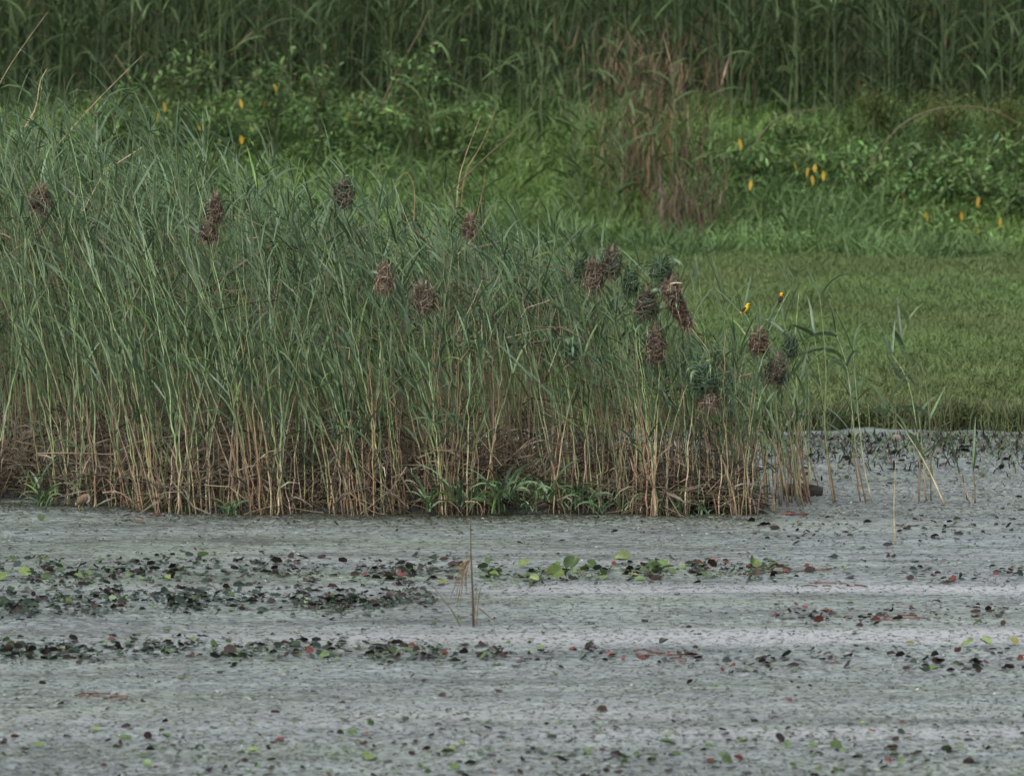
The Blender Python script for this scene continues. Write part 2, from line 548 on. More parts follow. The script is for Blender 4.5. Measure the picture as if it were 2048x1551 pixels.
# ------------------------------------------------------------------ single reeds
def reed_meshes(name, H, dead=False, straw=None, lean=None, nleaf=9, pts=None, lmul=1.0, foot=True, thick=1.0):
    """Meshes of one reed about its own foot: stem mesh and a list of leaf meshes."""
    node = .16
    k = max(8, int(H / node) * 2)
    if pts is None:
        lx, cx = (rng.normal(-.06, .11), rng.normal(-.04, .12)) if lean is None else lean
        ly, cy = rng.normal(0, .04), rng.normal(0, .04)
        s = np.linspace(0, 1, k)[None, :]
        pf = lambda sv: path_pts(np.zeros((1, 3)), np.array([H]), np.array([lx]), np.array([ly]), np.array([cx]), np.array([cy]), np.atleast_2d(sv))[0]
        pt = pf(s[0])
        wob = rng.normal(0, .006, (k, 3)); wob[0] = 0; wob[:, 2] = 0
        pt = pt + wob
    else:
        dense = smooth_path(pts, 60)
        pf = lambda sv: np.stack([np.interp(sv, np.linspace(0, 1, 60), dense[:, i]) for i in range(3)], -1)
        pt = pf(np.linspace(0, 1, k))
    straw = rng.uniform(-.4, 1.25) if straw is None else straw
    g = jit(STEM_G, 1, .2, .05)[0]; st = jit(STRAW, 1, .3, .06)[0]
    if rng.rand() < .3: st = jit(RUST, 1, .2, .05)[0]
    cols = stem_cols(pt[None, :, 2], np.array([straw]), np.array([dead]), g[None], st[None])[0]
    if not foot:
        cols = np.tile(st if dead else g, (k, 1))
    r0 = rng.uniform(.0062, .009) * thick
    rad = r0 * np.linspace(1, .32, k)
    nd = np.arange(k) % 2 == 0
    rad = rad * np.where(nd, 1.14, .96)
    cols = cols * np.where(nd, 1.3, .95)[:, None]
    me = MB().add(tubes(pt, rad, cols, 5)).mesh(name + "_stem", M_stem)
    leaves = []
    if not dead:
        for i in range(nleaf):
            sv = min(.985, .34 + .64 * (i + rng.uniform(.2, .8)) / nleaf)
            if i >= nleaf - 2: sv = .985
            bp = pf(np.array([sv]))
            a = wind_az(1)
            up = 1.25 if i >= nleaf - 2 else rng.uniform(.7, 1.35)
            c = leaf_cols(1)
            L = rng.uniform(.25, .52) * lmul
            leaves.append(MB().add(strips(bp, a, up, rng.gamma(1.7, .36), L, rng.uniform(.013, .026) * lmul, c, c * .95, seg=6, bend=rng.normal(0, .3),
                                          tw0=rng.normal(0, .6), tw1=rng.normal(0, .6), fold=.3)).mesh(name + "_leaf", M_leaf))
    return me, leaves


def place_reed(me, leaves, loc, rz, sc, label, cat, group=None, name="reed"):
    r = empty(name, loc, rz)
    r.scale = sc
    tag(r, label, cat, group)
    link("stem", me, r)
    for lm in leaves: link("leaf", lm, r)
    return r


HB = [1.0, 1.4, 1.8, 2.2, 2.6, 3.0]
PROTO = {(i, j): reed_meshes("reed", h, nleaf=int(6 + h * 1.6)) for i, h in enumerate(HB) for j in range(7)}
DPROTO = {(i, j): reed_meshes("straw_reed", h, dead=True) for i, h in enumerate((.6, 1.0, 1.5)) for j in range(4)}
SEG = [(60, "left of the leftmost nest"), (260, "between the leftmost nest and the joined nest pair"), (420, "left below the joined nest pair"), (600, "right of the joined nest pair"),
       (760, "left of the neat oval nest"), (900, "below the ragged brown nest"), (1100, "right of the ragged brown nest"), (1250, "left below the right-hand nest cluster"),
       (1380, "below the right-hand nest cluster"), (9999, "at the bed's thin right end")]


def stretch(p):
    return next(t for q, t in SEG if p < q)


px, x, y = reed_params(760, .0, .09)
sel = np.argsort(y - np.interp(px, FX, FY))
order = [i for i in sel if px[i] < 1560 and px[i] > -60][:265]
for n_, i in enumerate(order):
    H = reed_top(px[i]) * float(np.clip(rng.normal(.74, .2), .3, 1.04))
    if rng.rand() < .19:
        k = rng.randint(3); me, lv = DPROTO[(k, rng.randint(4))]
        f = rng.uniform(.8, 1.25)
        place_reed(me, [], (x[i], y[i], -.04), rng.uniform(-.6, .6), (f * .5 + .5, f * .5 + .5, f), "leafless straw-coloured reed stalk " + stretch(px[i]), "reed", "straw stalks along the reed bed front", "dry_reed")
        continue
    k = int(np.argmin([abs(h - H) for h in HB])); f = H / HB[k]
    me, lv = PROTO[(k, rng.randint(7))]
    if px[i] > 950: lv = [m for k_, m in enumerate(lv) if k_ >= len(lv) // 3]
    if px[i] > 1180: lv = lv[::2]
    place_reed(me, lv, (x[i], y[i], -.04), rng.uniform(-.5, .5), (1, 1, f), "green leafy reed in the front rank " + stretch(px[i]), "reed", "reeds in the front rank of the bed")


# ---- reeds that stand apart, traced one by one
def traced_reed(pix, Y, label, nleaf=6, dead=False, name="reed", cat="reed", group=None, straw=.35, foot=True, thick=1.0, lmul=1.0, Ytop=None):
    pts = np.array([P(a, b, Y + ((Ytop or Y) - Y) * i / (len(pix) - 1)) for i, (a, b) in enumerate(pix)])
    o = pts[0].copy()
    if foot: o[2] = 0; pts[0][2] = -.03
    loc = pts - o
    H = float(np.sum(np.linalg.norm(np.diff(loc, axis=0), axis=1)))
    me, lv = reed_meshes(name, H, dead=dead, straw=straw, nleaf=nleaf, pts=loc, foot=foot, thick=thick, lmul=lmul)
    return place_reed(me, lv, o, 0, (1, 1, 1), label, cat, group, name)


def wy(px, py):
    return W(px, py)[1]


SOLO = [
    ([(1672, 1003), (1655, 900), (1645, 800), (1628, 665)], "reed with one broad flag leaf bent left, leftmost of the two beside the tyre", 6),
    ([(1668, 1006), (1650, 860), (1652, 740), (1640, 592)], "taller straight reed right beside the flag-leaved one near the tyre", 6),
    ([(1733, 1005), (1712, 900), (1695, 740), (1670, 662)], "reed with arching leaves drooping left, in the close trio right of the tyre", 8),
    ([(1722, 1003), (1705, 880), (1701, 760), (1672, 612)], "tallest reed of the close trio standing right of the tyre", 6),
    ([(1746, 1004), (1728, 930), (1714, 800), (1706, 700)], "rightmost short reed of the close trio right of the tyre", 5),
    ([(1838, 1003), (1838, 900), (1818, 770), (1782, 705)], "leftmost of three slim upright reeds standing alone in water at right", 5),
    ([(1853, 1000), (1840, 850), (1822, 730), (1803, 676)], "middle one of three slim upright reeds standing alone in water at right", 5),
    ([(1862, 1001), (1860, 860), (1848, 750), (1815, 646)], "rightmost and tallest of three slim upright reeds alone in water at right", 5),
    ([(1893, 1010), (1850, 925), (1805, 855), (1772, 822)], "slanting reed leaning far left across the lone upright reeds", 5),
    ([(1950, 1006), (1950, 975), (1946, 940)], "small green sprout in open water, farthest right of the reeds", 4),
    ([(1942, 1008), (1930, 975), (1918, 945)], "thin broken reed leaning left beside the small farthest right sprout", 3),
    ([(1613, 1003), (1590, 960), (1560, 915), (1520, 860)], "slanting dark reed leaning over the tyre at the bed's right end", 4),
    ([(1626, 1003), (1604, 972), (1575, 930), (1545, 895)], "second slanting reed leaning left in front of the tyre", 3),
    ([(1532, 1012), (1522, 830), (1515, 700), (1497, 640), (1486, 624)], "bent reed carrying the left yellow weaver bird", 6),
    ([(1560, 1010), (1543, 830), (1533, 690), (1556, 625), (1582, 575)], "diagonal reed tip carrying the upper right yellow weaver bird", 4),
    ([(1590, 1000), (1596, 830), (1590, 700), (1598, 580)], "slender upright reed just right of the upper weaver bird", 6),
    ([(1612, 1000), (1600, 860), (1580, 720), (1568, 640)], "reed rising behind the dark nest nearest the upper weaver bird", 6),
    ([(1436, 1010), (1430, 850), (1415, 720), (1398, 560)], "tall slim reed left of the weaver birds, its tip bare against the marsh", 4),
    ([(1500, 1010), (1480, 830), (1470, 700), (1448, 600)], "slim reed just left of the left weaver bird", 4),
]
ARCH = {0: [[(1630, 672), (1612, 660), (1582, 648)]], 2: [[(1674, 672), (1655, 666), (1632, 668), (1612, 676)], [(1688, 718), (1668, 702), (1640, 698), (1602, 708)], [(1694, 742), (1678, 724), (1660, 730), (1648, 768)]],
        3: [[(1702, 800), (1722, 765), (1728, 735)]], 5: [[(1784, 708), (1774, 690), (1762, 668)], [(1815, 765), (1795, 745), (1770, 702)]], 6: [[(1805, 690), (1796, 672), (1778, 650)]],
        7: [[(1817, 650), (1812, 630), (1800, 608)], [(1859, 835), (1832, 814), (1786, 814)]], 8: [[(1776, 826), (1756, 818), (1738, 823)], [(1850, 925), (1832, 880), (1815, 862)]]}


def path_leaf(pix, Y, width, root):
    p = smooth_path(np.array([P(a, b, Y - .02 * i) for i, (a, b) in enumerate(pix)]) - np.array(root.location), 9)
    t = np.gradient(p, axis=0); t /= np.linalg.norm(t, axis=1, keepdims=True)
    wv = np.cross(t, np.array((0, 1., 0))) * .8 + np.array((0, .6, 0))
    w = width * np.interp(np.linspace(0, 1, 9), np.linspace(0, 1, 6), LEAFP)[:, None] * .5
    V = np.stack([p - wv * w, p + np.array((0, 0, -.15)) * w, p + wv * w], 1)
    MB().add((V.reshape(-1, 3), grid_faces(1, 9, 3), np.repeat(leaf_cols(1), 27, 0))).obj("leaf", M_leaf, root)


for si, (pix, lab, nl) in enumerate(SOLO):
    Y = wy(*pix[0])
    r = traced_reed(pix, Y, lab, nl, thick=1.2, lmul=1.15)
    for q in ARCH.get(si, []): path_leaf(q, Y, .046, r)

for i in range(40):
    a = rng.uniform(1440, 1650) if i < 30 else rng.uniform(1565, 1650); top = rng.uniform(620, 860) + max(0, a - 1560) * 1.2
    b = rng.uniform(975, 1018); dx = rng.normal(-22, 16)
    traced_reed([(a, b), (a + dx * .4, b + (top - b) * .4), (a + dx * .8 + rng.normal(0, 5), b + (top - b) * .75), (a + dx * 1.4, top)], wy(a, b),
                "slim reed in the sparse fringe " + ("below the two weaver birds" if a < 1545 else "around the tyre"), 4 if top < 760 else 2, straw=rng.uniform(-.2, .8), group="reeds of the sparse right fringe", thick=.9)
CANES = [
    ([(897, 386), (960, 325), (1030, 262), (1058, 225), (1080, 183)], 62.5, "long pale dry cane arching right above the reed bed's middle"),
    ([(912, 425), (918, 360), (935, 300), (962, 231)], 62.6, "straight dry cane left of the long arching cane"),
    ([(922, 420), (930, 350), (960, 295), (975, 262), (993, 215)], 62.7, "thin brown dry cane crossing behind the long arching cane"),
    ([(955, 430), (967, 375), (973, 328)], 62.4, "short dry cane standing just below the long arching cane"),
    ([(828, 440), (830, 400), (826, 365), (812, 344), (797, 358)], 61.8, "hooked dry leaf stalk bent over left of the dry canes"),
    ([(-20, 205), (15, 140), (55, 80), (96, 24)], 64.0, "brown cane curving up at the photo's top left corner"),
    ([(50, 255), (72, 215), (80, 165), (95, 136)], 63.5, "short curved dry cane above the leftmost reeds"),
    ([(120, 285), (175, 222), (230, 165), (288, 108)], 64.2, "pale straight cane leaning right above the left reeds"),
    ([(205, 985), (235, 983), (262, 1000), (282, 1021)], 60.1, "arched fallen cane beside the wading brown bird"),
    ([(915, 510), (960, 460), (988, 410)], 61.0, "dry stick leaning right near the small nest in the middle"),
    ([(940, 498), (975, 490), (1005, 480)], 60.9, "short pale stick lying level below the small middle nest"),
    ([(690, 515), (720, 490), (740, 462)], 61.0, "thin grey stick leaning right between the middle nests"),
    ([(1480, 752), (1510, 745), (1545, 735)], 60.5, "pale cut stick pointing left from the dark nest below the birds"),
    ([(1098, 742), (1108, 715), (1125, 670)], 60.2, "straw stalk leaning right in the reeds left of the lowest brown nest"),
    ([(1015, 675), (1080, 660), (1165, 650)], 60.3, "pale dry stalk lying nearly level across the reeds"),
    ([(1345, 600), (1370, 640), (1395, 672), (1420, 705)], 60.3, "pale green stalk slanting down right from the nest cluster"),
    ([(893, 720), (930, 680), (948, 670)], 60.2, "short straw stalk leaning right above the bed's brown litter"),
    ([(700, 985), (740, 1020), (775, 1029)], 59.7, "pale stalk bent down to the water at the bed's front"),
    ([(930, 1003), (955, 1004), (965, 1022), (962, 1031)], 59.8, "pale curled blade arching to the water at the bed's front"),
    ([(1790, 1089), (1788, 1010), (1792, 905)], wy(1790, 1089), "tan upright stick standing alone in the right water"),
]
for pix, Y, lab in CANES:
    traced_reed(pix, Y, lab, 0, dead=True, name="dry_cane", cat="cane", foot=pix[0][1] > 1085, thick=.75 if "stick" in lab or "stalk" in lab else .85, straw=9)


# ------------------------------------------------------------------ low grass at the bed's foot
def tuft_meshes(n):
    out = []
    for i in range(n):
        c = leaf_cols(1) * rng.uniform(.9, 1.4)
        bp = np.array([[rng.normal(0, .05), rng.normal(0, .04), 0]])
        out.append(MB().add(strips(bp, rng.uniform(0, 6.28, 1), rng.uniform(.9, 1.4, 1), rng.uniform(.8, 2.6, 1), rng.uniform(.2, .48, 1), rng.uniform(.014, .028, 1),
                                   c, c, seg=6, tw0=rng.normal(0, .5), tw1=rng.normal(0, .6), fold=.25)).mesh("tuft_blade", M_leaf))
    return out


TUFTS = [tuft_meshes(11) for _ in range(6)]
for i in range(42):
    px_ = rng.uniform(860, 1520) if i < 32 else rng.uniform(0, 860)
    Y = float(np.interp(px_, FX, FY)) + rng.uniform(-.1, .25)
    r = empty("grass_tuft", ((px_ - 1024) / FPX * Y, Y, rng.uniform(-.02, .16)), rng.uniform(0, 6.28))
    s = rng.uniform(.7, 1.15); r.scale = (s, s, s)
    tag(r, "low grass tuft at the water's edge " + stretch(px_), "grass tuft", "grass tufts at the reed bed's foot")
    for m in TUFTS[rng.randint(6)]: link("blade", m, r)


# ------------------------------------------------------------------ weaver nests
def nest(px_, py_, w, h, Y, kind, label, tilt=0.0, nleaf=0):
    sc = Y / FPX
    a, hh = w * sc * .5, h * sc * .5
    o = empty("weaver_nest", P(px_, py_, Y))
    o.rotation_euler = (0, tilt, 0)
    tag(o, label, "nest", "weaver nests hung in the reeds")
    base = {'brown': (.135, .110, .082), 'dark': (.095, .08, .06), 'green': (.06, .085, .05), 'pale': (.185, .148, .106), 'red': (.14, .105, .076)}[kind]
    base = np.array(base)
    # wall: uneven gourd
    nu, nv = 16, 12
    u = np.linspace(0, 2 * np.pi, nu, endpoint=False)[None, :]
    v = np.linspace(.06, np.pi - .06, nv)[:, None]
    ph = rng.uniform(0, 6.28, 6)
    bump = 1 + .16 * np.sin(2 * u + ph[3] + 1.5 * v) + .12 * np.sin(3 * u + ph[0] + 2 * v) + .08 * np.sin(5 * u + ph[1]) * np.sin(3 * v + ph[2])
    rr = np.sin(v) ** .85 * (1 + .22 * np.cos(v) * -1) * bump * .86
    Vt = np.stack([rr * np.cos(u) * a, rr * np.sin(u) * a, np.cos(v) * hh * .9 * np.ones_like(u)], -1)
    wall = MB().add((Vt.reshape(-1, 3), grid_faces(1, nv, nu, True), jit(base * .35, nu * nv, .2))).obj("nest_wall", M_nest, o)
    # woven fibres all over the wall
    n = int(560 * max(.8, (w * h) / 2200))
    uu, vv = rng.uniform(0, 6.28, n), np.arccos(rng.uniform(-.95, .95, n))
    rad = np.sin(vv) ** .85 * (1 - .22 * np.cos(vv)) * rng.uniform(.88, 1.08, n)
    pos = np.stack([rad * np.cos(uu) * a, rad * np.sin(uu) * a, np.cos(vv) * hh], -1)
    side = rng.choice([-1, 1], n)
    mb = MB()
    az = uu + side * (np.pi / 2) + rng.normal(0, .35, n)
    col = jit(base, n, .5, .06)
    if kind in ('dark', 'green'):
        g = rng.rand(n) < (.35 if kind == 'dark' else .7)
        col[g] = jit(LEAF_A * .85, int(g.sum()), .3)
    L = rng.uniform(.4, 1.1, n) * a * 1.5
    mb.add(strips(pos, az, rng.normal(.0, .75, n), rng.normal(.2, .6, n), L, rng.uniform(.003, .0062, n), col, col * .9, seg=4, bend=side * L / a * .85, tw0=rng.uniform(0, 3.1, n), prof=(.8, 1, 1, .8, .3)))
    # ragged ends
    n = 80
    uu = rng.uniform(0, 6.28, n)
    zz = rng.uniform(-1, .8, n)
    rad = np.sqrt(np.clip(1 - zz ** 2, 0.05, 1))
    col = jit(base * 1.25, n, .3)
    mb.add(strips(np.stack([rad * np.cos(uu) * a * .85, rad * np.sin(uu) * a * .85, zz * hh], -1), uu + rng.normal(0, .8, n), rng.normal(-.3, .7, n), rng.uniform(.2, 1.9, n), rng.uniform(.04, .17, n), .0045, col, col, seg=3, prof=(.8, 1, .8, .3)))
    f = mb.obj("grass_fibres", M_nest, wall); f["kind"] = "stuff"
    # attachment to the stems
    MB().add(tubes(np.array([(0, 0, hh * .8), (rng.normal(0, .01), 0, hh * 1.2), (rng.normal(0, .015), 0, hh * 1.55)]), (a * .35, a * .16, .006), jit(base, 1), 6)).obj("hanger", M_nest, o)
    for i in range(nleaf):
        an = rng.uniform(0, 6.28)
        zl = rng.uniform(.1, 1.15) * hh
        c = leaf_cols(1) * 1.1
        bp = np.array([[np.cos(an) * a * .5, np.sin(an) * a * .5 - a * .3, zl]])
        MB().add(strips(bp, an + rng.normal(0, .4), rng.uniform(.5, 1.2), rng.uniform(2.2, 4.2), rng.uniform(.16, .32), rng.uniform(.016, .03), c, c, seg=9, bend=rng.normal(0, 1.0), tw0=rng.normal(0, .6), tw1=rng.normal(0, 1), fold=.25)).obj("leaf", M_leaf, o)
    return o


NESTS = [
    (80, 400, 40, 46, 60.7, 'brown', "round brown nest, leftmost of all", .2, 0),
    (428, 420, 34, 52, 60.05, 'brown', "brown nest under green leaves, upper of the joined pair at left", 0, 4),
    (419, 462, 34, 46, 60.0, 'brown', "brown nest hanging below another, lower of the joined pair at left", .1, 0),
    (687, 390, 38, 52, 60.6, 'dark', "dark brown nest with grey green leaves beside the reed tops", 0, 3),
    (939, 452, 26, 44, 60.6, 'pale', "small pale brown nest under the dry canes", .1, 0),
    (768, 557, 33, 54, 59.85, 'pale', "neat light brown oval nest in the middle of the reeds", 0, 0),
    (850, 596, 42, 54, 59.85, 'brown', "ragged brown nest just right of the neat oval nest", -.2, 0),
    (1188, 552, 36, 56, 59.85, 'brown', "brown nest with a pale stem under it, left in the right-hand cluster", -.1, 2),
    (1221, 527, 42, 54, 59.95, 'dark', "dark brown nest highest in the right-hand cluster", .1, 3),
    (1160, 538, 24, 44, 60.0, 'green', "small bunch of curled green leaves at the cluster's left edge", 0, 5),
    (1262, 565, 30, 56, 59.95, 'green', "half-built green nest in the gap of the right-hand cluster", 0, 6),
    (1293, 608, 44, 56, 59.85, 'dark', "dark nest low in the right-hand cluster", 0, 3),
    (1322, 541, 42, 40, 59.9, 'green', "fresh green nest of curled leaves at the right-hand cluster's top", 0, 8),
    (1342, 578, 38, 40, 59.85, 'pale', "straw-coloured nest directly under the fresh green one", 0, 0),
    (1356, 612, 32, 44, 59.9, 'red', "reddish nest in the column below the straw-coloured nest", -.2, 0),
    (1370, 640, 26, 34, 59.95, 'pale', "ragged pale nest at the very bottom right of the cluster", -.4, 0),
    (1311, 690, 35, 66, 59.8, 'brown', "tall brown nest hanging alone below the right-hand cluster", 0, 1),
    (1408, 757, 54, 52, 59.8, 'green', "large green leafy nest above the water's edge reeds", 0, 8),
    (1421, 797, 33, 38, 59.78, 'pale', "small brown nest hanging under the large green leafy nest", 0, 0),
    (1519, 686, 38, 48, 60.3, 'red', "reddish brown nest just below the left weaver bird", 0, 1),
    (1580, 694, 30, 46, 60.4, 'green', "narrow dark green nest just right of the reddish one", .1, 2),
    (1552, 742, 42, 54, 60.2, 'dark', "dark drooping nest lowest of the three below the birds", .1, 3),
    (1143, 703, 26, 30, 59.85, 'green', "small dark bunch of drooping leaves left of the tall brown nest", 0, 6),
]
for a in NESTS: nest(*a[:8], a[8] + (3 if a[0] > 1100 else 1))


# ------------------------------------------------------------------ birds
def loft(cs, rs, colf, sides=14, ry=1.0):
    cs = np.asarray(cs, float); k = 26
    q = np.linspace(0, 1, len(cs))
    dense = smooth_path(cs, k)
    r = np.interp(np.linspace(0, 1, k), q, rs)
    V, F, _ = tubes(dense, r, np.zeros((1, k, 3)), sides)
    ctr = np.repeat(dense, sides, 0)
    V = ctr + (V - ctr) * np.array((1, ry, 1))
    return V, F, np.array([colf(v, v - c) for v, c in zip(V, ctr)])


YEL, BLK, ORG = np.array((.62, .42, .015)), np.array((.022, .016, .014)), np.array((.62, .28, .012))


def ellips(c, r, col, nu=10, nv=8, rot=0.0):
    u = np.linspace(0, 2 * np.pi, nu, endpoint=False)[None, :]; v = np.linspace(.02, np.pi - .02, nv)[:, None]
    V = np.stack([np.sin(v) * np.cos(u) * r[0], np.sin(v) * np.sin(u) * r[1], np.cos(v) * np.ones_like(u) * r[2]], -1).reshape(-1, 3)
    ca, sa = math.cos(rot), math.sin(rot)
    V = np.stack([V[:, 0] * ca + V[:, 2] * sa, V[:, 1], -V[:, 0] * sa + V[:, 2] * ca], -1) + np.asarray(c)
    return V, grid_faces(1, nv, nu, True), np.tile(col, (len(V), 1))


def weaver(px_, py_, Y, back, label):
    o = empty("weaver_bird", P(px_, py_, Y))
    tag(o, label, "bird", "yellow weaver birds on the reeds")
    if not back:
        cs = [(-.044, 0, .002), (-.026, 0, .016), (-.006, 0, .033), (.008, 0, .050), (.016, 0, .063), (.021, 0, .075), (.024, 0, .086), (.025, 0, .093)]
        colf = lambda v, d: (BLK if (d[2] - d[0] * .9) > .012 and v[2] < .060 else (ORG * .6 + YEL * .4 if v[2] > .082 else YEL))
        tail = ((-.036, 0, .006), math.pi, -.65); wing = ((-.014, -.016, .034), .75); wing2 = ((-.014, .016, .034), .75)
        bill = [(.032, 0, .078), (.050, 0, .077)]; mask = ((.026, -.0125, .078), (.010, .004, .006))
        legs = [(-.002, -.006, .018), (.006, .006, .018)]
    else:
        cs = [(-.018, 0, .004), (-.012, 0, .016), (-.004, .002, .034), (.002, .003, .052), (.003, .004, .066), (.004, .004, .078), (.005, .004, .088), (.005, .004, .094)]
        colf = lambda v, d: ((ORG if v[2] > .064 else BLK) if not (d[0] > .012 and v[2] < .062) else YEL)
        tail = ((-.014, 0, .006), math.pi, -1.0); wing = ((-.012, -.014, .034), .25); wing2 = ((.004, -.014, .034), .3)
        bill = [(.015, .006, .078), (.031, .006, .072)]; mask = ((.013, -.006, .075), (.006, .006, .006))
        legs = [(.0, -.004, .012), (.010, .004, .012)]
    rs = [.006, .0165, .0215, .0195, .0150, .0170, .0135, .003]
    body = MB().add(loft(cs, rs, colf)).obj("body", M_feather, o)
    for wpos, rot in (wing, wing2):
        MB().add(ellips(wpos, (.0105, .008, .030), BLK * 1.5, rot=rot)).obj("wing", M_feather, o)
    MB().add(strips(np.array([tail[0]]), tail[1], tail[2], .1, .048, .014, BLK * 1.4, BLK * 1.4, seg=3, tw0=.6, prof=(.7, .9, 1, 1), fold=.3)).obj("tail", M_feather, o)
    MB().add(tubes(np.array([bill[0], (np.array(bill[0]) + bill[1]) / 2, bill[1]]), (.007, .0045, .0008), BLK, 7)).obj("bill", M_feather, body)
    MB().add(ellips(*mask, BLK * 1.5)).obj("face_mask", M_feather, body)
    for l in legs:
        MB().add(tubes(np.array([l, (l[0] + .002, l[1], .008), (l[0] + .004, l[1], -.004)]), .0018, (.06, .035, .03), 5)).obj("leg", M_feather, o)


weaver(1491, 627, 60.3, False, "yellow weaver bird in profile facing right, lower left of the two")
weaver(1562, 606, 60.3, True, "orange-headed weaver bird with dark back turned, upper right of the two")


def wader():
    g = W(166, 1021)
    o = empty("wading_bird", g)
    tag(o, "small brown wading bird with bowed head among the left reed stems", "bird")
    br, wh = np.array((.15, .10, .065)), np.array((.27, .25, .22))
    cs = [(-.068, 0, .052), (-.050, 0, .066), (-.022, 0, .090), (.012, 0, .115), (.036, 0, .124), (.052, 0, .112), (.052, 0, .092), (.040, 0, .074), (.036, 0, .064)]
    rs = [.005, .020, .033, .034, .026, .0165, .013, .0155, .009]
    colf = lambda v, d: (wh if (v[0] > .045 or v[2] < .075 or d[2] < -.012) else br)
    body = MB().add(loft(cs, rs, colf, ry=.85)).obj("body", M_feather, o)
    MB().add(ellips((-.018, -.022, .096), (.048, .012, .026), br * .9, rot=-.7)).obj("wing", M_feather, o)
    MB().add(tubes(np.array([(.040, 0, .066), (.052, 0, .056), (.062, 0, .044)]), (.005, .0035, .001), (.2, .17, .07), 6)).obj("bill", M_feather, body)
    for x0, x1, y_ in ((-.020, -.040, -.012), (.004, -.012, .012)):
        MB().add(tubes(np.array([(x0, y_, .066), (x1, y_, .036), (x1 + .014, y_, -.004)]), (.006, .0035, .003), (.24, .24, .08), 6)).obj("leg", M_feather, o)
    MB().add(ellips((.046, -.013, .076), (.003, .002, .003), BLK)).obj("eye", M_feather, body)


wader()


# ------------------------------------------------------------------ tyre in the shallows
def tyre():
    c = W(1607, 992)
    o = empty("tyre", (c[0], c[1] + .15, .025))
    o.rotation_euler = (.08, .05, 0)
    tag(o, "dark ribbed tyre lying half sunk behind bent reeds at the bed's right end", "tyre")
    R, r = .135, .05
    nu, nv = 48, 12
    u = np.linspace(0, 2 * np.pi, nu, endpoint=False)[:, None]; v = np.linspace(0, 2 * np.pi, nv, endpoint=False)[None, :]
    cv, sv = np.sign(np.cos(v)) * np.abs(np.cos(v)) ** .5, np.sign(np.sin(v)) * np.abs(np.sin(v)) ** .6
    V = np.stack([(R + r * .75 * cv) * np.cos(u), (R + r * .75 * cv) * np.sin(u), r * 1.15 * sv * np.ones_like(u)], -1).reshape(-1, 3)
    F = grid_faces(1, nu, nv, True)
    idx = np.arange(nv); j2 = (idx + 1) % nv
    F = np.vstack([F, np.stack([(nu - 1) * nv + idx, (nu - 1) * nv + j2, j2, idx], -1)])
    MB().add((V, F, np.tile((.035, .033, .03), (len(V), 1)))).obj("carcass", M_rubber, o); carc = bpy.data.objects["carcass"]
    mb = MB()
    for i in range(40):
        a = i * 2 * np.pi / 40
        for z0, z1 in ((-.048, -.006), (.004, .046)):
            x = R + r * .75
            q = np.array([(x - .006, -.0075, z0), (x - .006, .0075, z0), (x - .006, .0075, z1), (x - .006, -.0075, z1), (x + .008, -.006, z0), (x + .008, .006, z0), (x + .008, .006, z1), (x + .008, -.006, z1)])
            q = np.stack([q[:, 0] * math.cos(a) - q[:, 1] * math.sin(a), q[:, 0] * math.sin(a) + q[:, 1] * math.cos(a), q[:, 2]], -1)
            mb.add((q, np.array([(4, 5, 6, 7), (0, 1, 5, 4), (3, 7, 6, 2), (0, 4, 7, 3), (1, 2, 6, 5)]), np.tile((.075, .068, .06), (8, 1))))
    t = mb.obj("tread", M_rubber, carc, smooth=False); t["kind"] = "stuff"


tyre()


# ------------------------------------------------------------------ dead stalk standing in the foreground water
def stalk():
    g = W(947, 1252)
    Y = g[1]
    o = empty("dead_water_plant", g)
    tag(o, "dead stalk with drooping dry strands standing alone in the foreground water", "plant")
    pp = lambda l: np.array([P(a, b, Y) - g for a, b in l])
    MB().add(tubes(smooth_path(pp([(947, 1254), (945, 1180), (942, 1110), (941, 1036)]), 10), np.linspace(.009, .0035, 10), np.linspace((.06, .05, .04), (.13, .10, .06), 10), 6)).obj("stem", M_stem, o)
    for q in ([(953, 1250), (957, 1200), (962, 1172)], [(946, 1252), (951, 1205), (953, 1172)], [(922, 1254), (905, 1222), (884, 1195), (863, 1168)], [(958, 1215), (975, 1230), (995, 1245)]):
        MB().add(tubes(smooth_path(pp(q), 7), np.linspace(.006, .0025, 7), (.15, .12, .065), 5)).obj("side_shoot", M_stem, o)
    for i in range(14):
        x1 = rng.uniform(900, 936); y1 = rng.uniform(1150, 1215)
        t = pp([(940, 1116), ((940 + x1) / 2 - 3, (1116 + y1) / 2 - rng.uniform(2, 12)), (x1, y1)])
        t[:, 1] += np.array([0, rng.normal(0, .03), rng.normal(0, .06)])
        MB().add(tubes(smooth_path(t, 6), np.linspace(.003, .0015, 6), jit((.19, .13, .075), 1)[0], 4)).obj("strand", M_stem, o)
    for i in range(9):
        c = leaf_cols(1) * 1.2
        bp = pp([(rng.uniform(905, 945), rng.uniform(1205, 1250))])
        MB().add(strips(bp, rng.uniform(0, 6.28), rng.uniform(0, 1.3), 1.2, rng.uniform(.06, .14), .010, c, c, seg=4)).obj("leaf", M_leaf, o)


stalk()


